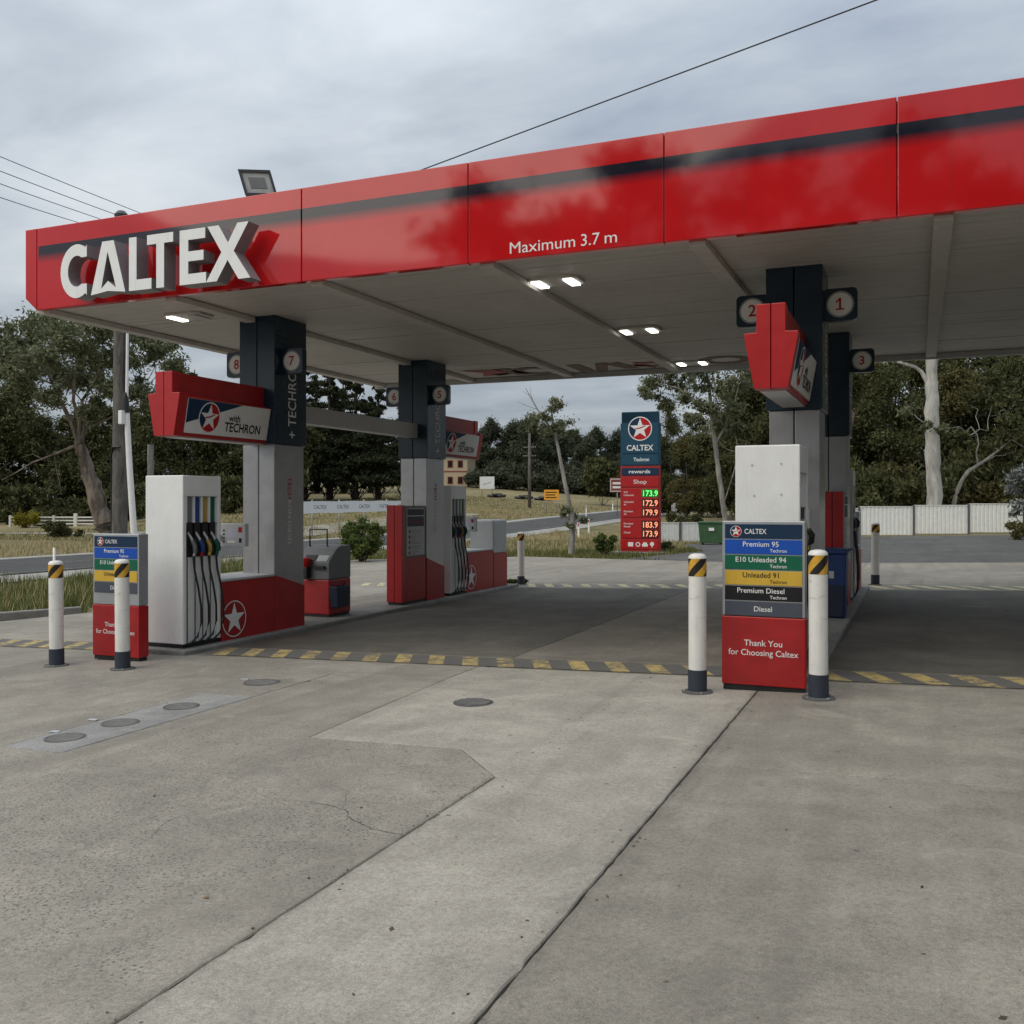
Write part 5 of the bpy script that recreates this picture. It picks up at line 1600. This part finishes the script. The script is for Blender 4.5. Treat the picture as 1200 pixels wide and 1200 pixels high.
TREE_LABELS = {
    -20: 'dark leafy tree beyond the road cut off by the left edge of the view', 22: 'dark leafy tree beyond the road behind the yellow shrub', 60: 'dark leafy tree behind the left part of the white rail fence',
    80: 'dark tree set farther back behind the middle of the white rail fence', 100: 'dark leafy tree behind the right end of the white rail fence', 150: 'dark leafy tree beyond the road behind the white mast',
    188: 'dark leafy tree rising above the left edge of the left pump', 210: 'dark tree set farther back above the middle of the left pump', 228: 'tall dark conifer showing over the red box sign beside plate 8',
    262: 'dark leafy tree above the card panel of the left pump', 280: 'dark tree set farther back between the left pump and its column', 298: 'dark leafy tree at the left edge of the column with plates 8 and 7', 330: 'dark leafy tree behind the column with plates 8 and 7',
    785: 'dark tree just right of the price pylon above the white shed', 805: 'russet tree right of the price pylon, next to the white shed', 822: 'russet tree standing behind the green rubbish bin', 845: 'dark tree directly behind the trunk of the open crowned gum',
    868: 'tall dark tree between the open crowned gum and the right pump', 885: 'tall tree behind the white top of the right pump', 905: 'dark tree behind the red box sign between plates 2 and 1', 930: 'russet tree behind the column with plates 2 and 1',
    965: 'dark tree behind the column with number plate 3', 990: 'tree immediately right of the column with number plate 3', 1015: 'russet tree in the wood just under number plate 3', 1045: 'dark tree in the wood left of the thick white trunk',
    1068: 'pale stemmed tree immediately left of the thick white trunk', 1100: 'dark tree directly behind the thick white trunk', 1125: 'russet tree behind the small gum with bent pale limbs', 1150: 'dark tree just right of the small gum with bent pale limbs',
    1180: 'tree in the wood above the silver grey shrub'}
# -- dark trees beyond the road on the left
P1 = [pine(21, 15, 3.4, LEAFPINE, BARKDK, .12, 280, .2), pine(22, 15, 4.0, LEAFPINE, BARKDK, .12, 280, .2), gum(23, 12, 4.6, LEAFDK, BARKDK, 22, .12, 420, .19, .25, .42), gum(24, 12, 4.2, LEAFDK, BARKDK, 20, .08, 420, .19, .25, .42)]
for i, (px, d, top, k) in enumerate(((-20, 96, 452, 3), (22, 104, 460, 2), (60, 98, 478, 3), (100, 100, 486, 2), (150, 100, 470, 3), (188, 96, 478, 2), (228, 104, 428, 1), (262, 96, 462, 3), (298, 104, 470, 2), (330, 100, 462, 3), (210, 112, 492, 2), (280, 116, 480, 3), (80, 114, 500, 3))):
    X, Y, z = gz(px, d); hgt = zat(top, d) - z; s = hgt / (15 if k < 2 else 12)
    place_tree('dark_tree', P1[k], TREE_LABELS.get(px, 'dark leafy tree in the row beyond the road on the far left'), 'tree', (X, Y, z), i * 1.3, (s * 1.05, s * 1.05, s), 'dark trees across the road on the left')
# understorey that closes the row down to the ground
BU = [bush(31, 2.6, 3.2, LEAFDK, 16, 200, .22), bush(32, 2.4, 2.8, LEAFDK, 14, 200, .22)]
for i, px in enumerate((-90, -50, -10, 20, 110, 150, 185, 215, 245, 275, 305, 335)):
    X, Y, z = gz(px, 86 + (i % 3) * 3)
    place_tree('dark_shrub', BU[i % 2], 'dark shrub under the trees beyond the road on the far left', 'shrub', (X, Y, z), i * 1.1, (1.1, 1.1, 1.0 + .3 * (i % 2)), 'dark shrubs across the road on the left')
X, Y, z = gz(64, 83)
place_tree('conifer', pine(33, 4.6, 2.0, LEAFDK, BARKDK, .02, 160, .16, 7), 'broad dark green conifer behind the white rail fence', 'tree', (X, Y, z))
X, Y, z = gz(31, 78.5)
place_tree('yellow_shrub', bush(34, 1.25, 1.35, LEAFYEL, 14, 260, .08), 'rounded yellow shrub at the end of the white rail fence', 'shrub', (X, Y, z))
X, Y, z = gz(105, 60)
place_tree('shrub', bush(35, 1.5, 1.0, LEAFDK, 10, 200, .10), 'low dark shrub at the foot of the big eucalypt', 'shrub', (X - 1.2, Y - 1, z))

# -- pine row beyond the banner
P2 = [pine(41, 16, 2.9, LEAFPINE, BARKDK, .15, 300, .19, 12), pine(42, 16, 2.6, LEAFPINE, BARKDK, .17, 300, .19, 12)]
for i, (px, top, lab) in enumerate(((356, 418, 'tall dark pine above the banner, nearest the numbered column 7'), (387, 405, 'tall dark pine above the banner, second from the left column'), (417, 415, 'tall dark pine above the banner with one straight trunk in the middle'), (443, 428, 'dark pine over the right end of the banner'), (474, 448, 'shorter dark pine just left of the column with plate 6'), (492, 452, 'dark pine behind the column with plates 6 and 5'))):
    X, Y, z = gz(px, 108); hgt = zat(top, 108) - z; s = hgt / 16
    place_tree('pine_tree', P2[i % 2], lab, 'pine tree', (X, Y, z), i * 1.7, (s * 1.0, s * 1.0, s), 'pines beyond the banner')
for i, (px, top) in enumerate(((345, 440), (371, 425), (402, 430), (434, 462), (486, 478), (318, 440))):
    X, Y, z = gz(px, 128); hgt = zat(top, 128) - z; s = hgt / 16
    place_tree('background_pine', P2[(i + 1) % 2], 'dark pine in the second row behind the banner', 'pine tree', (X, Y, z), i * 2.1, (s * 1.1, s * 1.1, s), 'second row of pines')

# -- far bushland behind the field
P3 = [gum(51, 12, 4.0, LEAFFAR, BARKDK, 20, .18, 300, .26, .2, .42), gum(52, 12, 3.4, LEAFFAR, BARKDK, 18, .22, 300, .26, .2, .42), pine(53, 13, 3.0, LEAFFAR, BARKDK, .1, 220, .28, 8)]
rnd = random.Random(5)
for i, (px, top) in enumerate(((548, 520), (562, 508), (575, 500), (588, 506), (600, 498), (612, 503), (624, 494), (637, 505), (650, 500), (662, 508), (674, 512), (686, 516), (698, 510), (710, 514), (722, 508), (735, 516), (748, 512), (762, 520), (776, 514), (790, 522), (806, 516), (822, 520), (840, 516), (528, 512))):
    d = 158 + rnd.uniform(-6, 14)
    X, Y, z = gz(px, d); hgt = zat(top, d) - z; k = (0, 1, 0, 2, 1)[i % 5]; s = hgt / (13 if k == 2 else 12)
    place_tree('bushland_tree', P3[k], 'grey green tree in the far wood beyond the dry field', 'tree', (X, Y, z), i * 1.9, (s, s, s), 'trees of the far wood')
B3 = bush(54, 3.0, 3.2, LEAFFAR, 14, 150, .3)
for i, px in enumerate(range(562, 850, 12)):
    d = 148 + (i % 3) * 2
    X, Y, z = gz(px, d)
    place_tree('bushland_shrub', B3, 'grey green shrub along the edge of the far wood', 'shrub', (X, Y, z), i * .9, (1, 1, .9 + .25 * (i % 3)), 'shrubs along the far wood')
X, Y, z = gz(706, 120)
place_tree('round_shrub', bush(55, 3.2, 5.5, LEAFDK, 22, 200, .26), 'large rounded dark shrub at the wood edge left of the pylon', 'shrub', (X, Y, z), 0, (1.05, 1.05, 1.2))

# -- slender pale gum in front of the road
d0 = 37.5
sx0, sy0, sz0 = gz(669, d0)
def sg(px, py, dd=0.0):
    X, Y = at(px, d0 + dd); return (X - sx0, Y - sy0, zat(py, d0 + dd) - sz0)
trunk = [sg(669, 655), sg(671, 625), sg(671, 608), sg(667, 588), sg(661, 562), sg(654, 525), sg(648, 497), sg(646, 480)]
cl = [(*sg(px, py, rnd.uniform(-.6, .6)), r) for px, py, r in ((632, 492, .42), (645, 485, .45), (655, 478, .40), (662, 495, .45), (640, 503, .42), (652, 508, .35), (626, 500, .30), (668, 508, .28), (650, 472, .28), (672, 604, .30), (664, 600, .26), (680, 610, .28), (669, 618, .25))]
ex = [([sg(648, 505), sg(638, 492), sg(630, 480), sg(622, 466), sg(616, 455)], .045, .012), ([sg(626, 474), sg(622, 462), sg(621, 452)], .018, .006), ([sg(630, 480), sg(616, 475), (sg(606, 470))], .015, .005), ([sg(671, 606), sg(676, 596), sg(682, 588)], .03, .01), ([sg(669, 598), sg(664, 592), sg(658, 590)], .02, .008), ([sg(621, 464), sg(612, 458)], .01, .004)]
mm = make_tree(61, trunk, [.13, .11, .10, .085, .075, .06, .045, .03], cl, LEAFGUM, BARKPALE, 130, .065, sub=4, extra=ex, twigs=False)
place_tree('slender_gum', mm, 'slender leaning gum with pale bare trunk on the verge left of the pylon', 'tree', (sx0, sy0, sz0))

# -- gum right of the pylon
d0 = 58
rx0, ry0, rz0 = gz(851, d0)
def rg(px, py, dd=0.0):
    X, Y = at(px, d0 + dd); return (X - rx0, Y - ry0, zat(py, d0 + dd) - rz0)
trunk = [rg(851, 620), rg(848, 595), rg(843, 560), rg(838, 520), rg(834, 490), rg(831, 455), rg(826, 425), rg(822, 395)]
cl = [(*rg(px, py, rnd.uniform(-2.5, 2.5)), r) for px, py, r in ((765, 450, .9), (780, 440, 1.1), (775, 470, .7), (798, 445, 1.1), (815, 440, 1.1), (835, 450, 1.1), (812, 470, .9), (828, 480, .9), (850, 460, 1.0), (858, 478, .9), (842, 497, .8), (818, 500, .8), (770, 425, 1.0), (800, 420, 1.2), (840, 425, 1.2), (868, 450, .9), (790, 400, 1.2), (830, 395, 1.2), (870, 430, 1.0), (860, 505, .7), (805, 490, .5), (785, 478, .5), (755, 460, .5))]
ex = [([rg(838, 520), rg(850, 500), rg(860, 475), rg(866, 450)], .08, .02), ([rg(834, 488), rg(815, 470), rg(795, 455), rg(775, 450)], .09, .02), ([rg(848, 590), rg(858, 560), rg(866, 530)], .07, .02)]
mm = make_tree(62, trunk, [.19, .165, .145, .13, .115, .095, .07, .05], cl, LEAFGUM, BARKPALE, 190, .115, sub=5, extra=ex)
place_tree('gum_tree', mm, 'open crowned gum with grey trunk behind the low white fence', 'tree', (rx0, ry0, rz0))

# -- dark wood right of the pylon and behind the right fence
P4 = [gum(71, 12, 4.2, LEAFDK, BARKDK, 24, .10, 430, .15, .25, .36), gum(72, 12, 3.6, LEAFBROWN, BARKDK, 22, .12, 430, .15, .22, .36), gum(73, 14, 4.6, LEAFDK, BARKPALE, 24, .25, 430, .15, .25, .34)]
for i, (px, d, top, k) in enumerate(((785, 92, 492, 0), (805, 88, 515, 1), (822, 90, 510, 1), (845, 86, 500, 0), (868, 82, 455, 0), (885, 76, 440, 2), (905, 78, 430, 0), (930, 74, 430, 1))):
    X, Y, z = gz(px, d); hgt = zat(top, d) - z; s = hgt / (14 if k == 2 else 12)
    place_tree('dark_tree', P4[k], TREE_LABELS[px], 'tree', (X, Y, z), i * 1.7, (s * .95, s * .95, s), 'dark trees right of the pylon')
for i, (px, d, top, k) in enumerate(((965, 72, 412, 0), (990, 68, 424, 2), (1015, 74, 430, 1), (1045, 66, 436, 0), (1068, 74, 408, 2), (1100, 76, 420, 0), (1125, 66, 440, 1), (1150, 72, 405, 0), (1180, 66, 420, 2), (1210, 72, 380, 0), (1240, 66, 390, 1), (1270, 70, 370, 2), (1300, 66, 380, 0), (1340, 68, 380, 0))):
    X, Y, z = gz(px, d); hgt = zat(top, d) - z; s = hgt / (14 if k == 2 else 12)
    place_tree('woodland_tree', P4[k], TREE_LABELS.get(px, 'dark tree in the dense wood past the right end of the fence'), 'tree', (X, Y, z), i * 1.1, (s, s, s), 'trees of the wood behind the right fence')
B4 = [bush(74, 2.6, 3.4, LEAFDK, 16, 200, .18), bush(75, 2.4, 3.0, LEAFBROWN, 16, 200, .18)]
for i, px in enumerate(range(930, 1330, 24)):
    X, Y, z = gz(px, 58 + (i % 3) * 2)
    place_tree('woodland_shrub', B4[i % 4 == 1], 'dark shrub just behind the white fence on the right', 'shrub', (X, Y, z), i * .8, (1, 1, 1 + .25 * (i % 3)), 'shrubs behind the right fence')
X, Y, z = gz(800, 53)
place_tree('shrub', bush(76, 1.1, 1.7, LEAFDK, 12, 220, .10), 'dark bushy shrub behind the low white fence left of the green bin', 'shrub', (X, Y, z - .1))
# white trunked gum
d0 = 55
wx0, wy0, wz0 = gz(1095, d0)
def wg(px, py, dd=0.0):
    X, Y = at(px, d0 + dd); return (X - wx0, Y - wy0, zat(py, d0 + dd) - wz0)
trunk = [wg(1096, 625), wg(1095, 590), wg(1094, 540), wg(1092, 490), wg(1092, 450), wg(1092, 415), wg(1090, 370), wg(1086, 320)]
cl = [(*wg(px, py, rnd.uniform(-2, 2)), r) for px, py, r in ((1040, 395, 1.3), (1070, 360, 1.5), (1110, 350, 1.5), (1140, 380, 1.3), (1090, 320, 1.6), (1055, 420, .8), (1065, 480, .5), (1085, 500, .35), (1105, 505, .4))]
ex = [([wg(1091, 465), wg(1086, 447), wg(1080, 436), wg(1072, 430), wg(1052, 424)], .14, .09), ([wg(1093, 430), wg(1110, 400), wg(1130, 385)], .12, .05), ([wg(1093, 508), wg(1090, 500), wg(1075, 490), wg(1060, 470)], .03, .01)]
mm = make_tree(63, trunk, [.46, .41, .40, .38, .34, .31, .25, .18], cl, LEAFGUM, BARKWHITE, 130, .15, sub=5, extra=ex, twigs=False)
place_tree('white_gum', mm, 'gum with thick straight white trunk rising behind the right fence', 'tree', (wx0, wy0, wz0))
# leaning pale limbed gum right of it
d0 = 56
wx0, wy0, wz0 = gz(1118, d0)
trunk = [wg(1112, 625), wg(1119, 585), wg(1126, 565), wg(1134, 553), wg(1146, 545), wg(1154, 540)]
cl = [(*wg(px, py, rnd.uniform(-1.5, 1.5)), r) for px, py, r in ((1160, 525, 1.1), (1180, 505, 1.2), (1190, 530, 1.0), (1140, 470, 1.2), (1165, 450, 1.4), (1190, 470, 1.2), (1125, 515, .7))]
ex = [([wg(1146, 545), wg(1144, 530), wg(1147, 520), wg(1145, 508)], .06, .03), ([wg(1145, 510), wg(1138, 500), wg(1132, 506), wg(1124, 500), wg(1108, 503)], .05, .015), ([wg(1138, 510), wg(1148, 503), wg(1158, 505)], .04, .015), ([wg(1134, 512), wg(1128, 522)], .03, .012), ([wg(1124, 500), wg(1118, 508)], .02, .008), ([wg(1154, 540), wg(1170, 528), wg(1185, 515), (wg(1200, 524))], .08, .02)]
mm = make_tree(64, trunk, [.13, .12, .115, .11, .10, .08], cl, LEAFDK, BARKPALE, 150, .15, sub=5, extra=ex)
place_tree('leaning_gum', mm, 'small gum with bent pale limbs beside the thick white trunk', 'tree', (wx0, wy0, wz0))
X, Y, z = gz(1206, 42)
place_tree('grey_shrub', bush(77, 1.15, 3.8, LEAFGREY, 18, 130, .10), 'tall silver grey shrub at the right end of the white fence', 'shrub', (X, Y, z), 0, (1.0, 1.0, 1.05))
X, Y, z = gz(1196, 40)
place_tree('dry_shrub', bush(78, .8, .8, LEAFBROWN, 10, 140, .07), 'low dry brown shrub in front of the silver grey shrub', 'shrub', (X, Y, z))
# garden bushes by the forecourt
X, Y, z = gz(425, 35.5)
place_tree('shrub', bush(81, 1.1, 1.75, LEAFBR, 16, 220, .075), 'green leafy bush between the service unit and the tall red cabinet', 'shrub', (X, Y, z))
X, Y, z = gz(709, 35.5)
place_tree('shrub', bush(82, .5, .95, LEAFBR, 10, 170, .06), 'small green bush on the grass just left of the price pylon', 'shrub', (X, Y, z))
X, Y, z = gz(779, 37.5)
place_tree('shrub', bush(83, .45, .45, LEAFDK, 8, 140, .06), 'low dark bush at the right foot of the price pylon', 'shrub', (X, Y, z))
for i, (x_, y_, k) in enumerate(((15, 46, 0), (13, 38, 2), (12, 30, 0), (11.5, 23, 1), (12, 16, 2), (11.5, 9, 0), (12, 2, 0), (12, -6, 2))):  # out-of-view trees, added to darken the right-facing column sides
    place_tree('light_block_tree', P4[k], 'unseen tall tree added on the right to block side light', 'tree', (x_, y_, tz(x_, y_)), i * 1.4, (1.1, 1.1, 1.15), 'unseen trees added to block light from the right')
place_tree('weed_tuft', bush(84, .30, .14, LEAFBR, 8, 60, .035), 'low weeds at the foot of the far bollard of the left island', 'weeds', (-8.62, 20.35, zf_(-8.6)), 0, (1.6, .7, 1))
# trees that stand behind the camera and show only as reflections on the red fascia
P5 = gum(91, 18, 5.2, LEAFDK, BARKDK, 26, .25, 110, .28, .3, .32)
for i, (x_, y_, k_) in enumerate(((-19.5, -25, 1.0), (-13, -26, 1.08), (-6.0, -24, .92), (0, -27, 1.0), (6.5, -25, .9), (13, -27, 1.0))):
    place_tree('street_tree', P5, 'tall tree across the street reflected in the canopy fascia', 'tree', (x_, y_, tz(x_, y_)), i * 2.0, (1, 1, k_), 'trees behind the viewer')

# ------------------------------------------------------------------ grass
def grass(name, polys, n, hgt, matA, seed, wid=.012):
    rng = np.random.default_rng(seed)
    pts = []
    for (x0, x1, y0, y1, k) in polys:
        pts.append(np.stack([rng.uniform(x0, x1, int(n * k)), rng.uniform(y0, y1, int(n * k))], 1))
    P = np.concatenate(pts)
    keep = np.ones(len(P), bool)
    # keep off the paved areas
    def inside(P, poly):
        c = np.zeros(len(P), bool); j = len(poly) - 1
        for i in range(len(poly)):
            xi, yi = poly[i]; xj, yj = poly[j]
            cond = ((yi > P[:, 1]) != (yj > P[:, 1])) & (P[:, 0] < (xj - xi) * (P[:, 1] - yi) / (yj - yi + 1e-12) + xi)
            c ^= cond; j = i
        return c
    for poly in ([(-15.6, -8), (-15.35, 5), (-15.3, 9.3), (-15.08, 12.05), (-14.3, 13.35), (-16.1, 15.4), (-20.1, 19.4), (-20.1, 31.8), (-13.5, 33.5), (-9.5, 31.4), (-4.2, 28.7), (8, 28.2), (8, -8)], lp):
        keep &= ~inside(P, poly)
    keep &= ~((P[:, 0] < RX1 + 1.7) & (P[:, 0] > RX0 - 1.1))
    P = P[keep]
    clump = np.sin(P[:, 0] * 1.7 + 1.3 * np.sin(P[:, 1] * .9)) * np.cos(P[:, 1] * 1.3 + P[:, 0] * .6) * .5 + .5
    z = terrain(P[:, 0], P[:, 1])
    N_ = len(P)
    h = hgt * (.35 + .65 * rng.random(N_)) * (.45 + .75 * clump)
    a = rng.uniform(0, 2 * np.pi, N_); lean = rng.uniform(.1, .7, N_) * h
    dx, dy = np.cos(a), np.sin(a)
    wx, wy = -dy * wid, dx * wid
    b0 = np.stack([P[:, 0] - wx, P[:, 1] - wy, z], 1); b1 = np.stack([P[:, 0] + wx, P[:, 1] + wy, z], 1)
    tp = np.stack([P[:, 0] + dx * lean, P[:, 1] + dy * lean, z + h], 1)
    V = np.stack([b0, b1, tp], 1).reshape(-1, 3)
    o = link(name, np_mesh(name, V, np.arange(N_ * 3).reshape(-1, 3), [matA]))
    o['kind'] = 'stuff'
    return o
tag(grass('verge_grass', [(-24, -14, 8, 30, 1.0)], 34000, .40, GRASSGR, 1), 'tall green and straw grass on the verge by the left kerb', 'grass')
tag(grass('dry_verge_grass', [(-24, -14, 8, 30, 1.0)], 5000, .55, GRASSDRY, 2), 'dry straw stems among the verge grass by the left kerb', 'grass')
tag(grass('sign_grass', [(-24, -7, 29, 52, 1.0)], 42000, .26, GRASSM, 3, .016), 'rough green grass round the price pylon and slender gum', 'grass')
tag(grass('dry_roadside_grass', [(-24, -9, 38, 62, .6), (-42, -31.5, 20, 90, .8)], 30000, .34, GRASSDRY, 4, .02), 'dry straw grass along the roadside', 'grass')
tag(grass('field_grass', [(-60, -32, 40, 110, 1.0)], 30000, .22, GRASSDRY, 5, .03), 'dry straw grass tufts across the sloping field', 'grass')
tag(grass('green_field_grass', [(-60, -32, 40, 110, 1.0)], 26000, .2, GRASSM, 6, .03), 'green grass tufts across the sloping field', 'grass')

rng = np.random.default_rng(12)
n_ = 520
lx_ = rng.uniform(-11, 6, n_); ly_ = rng.uniform(1.5, 9.2, n_) ; k_ = rng.random(n_) < .35
lx_[k_] = np.where(rng.random(k_.sum()) < .5, -2.4, -1.3) + rng.normal(0, .06, k_.sum())
an = rng.uniform(0, 6.28, n_); sz = rng.uniform(.004, .013, n_) * np.where(rng.random(n_) < .06, 1.8, 1)
zz = SLOPE * lx_ + .004
u = np.stack([np.cos(an), np.sin(an), rng.uniform(0, .3, n_)], 1) * sz[:, None]; v = np.stack([-np.sin(an), np.cos(an), rng.uniform(0, .3, n_)], 1) * (sz * .55)[:, None]
P = np.stack([lx_, ly_, zz], 1)
o = link('leaf_litter', np_mesh('leaf_litter', np.stack([P - u, P - v, P + u, P + v], 1).reshape(-1, 3), np.arange(n_ * 4).reshape(-1, 4), [leaf_mat('dry_litter', (0.03, 0.026, 0.02), (0.20, 0.15, 0.09), .0)]))
o['kind'] = 'stuff'; tag(o, 'scattered dry leaf bits and grit on the forecourt concrete', 'litter')

SC.cycles.max_bounces = 8
SC.cycles.use_adaptive_sampling = True
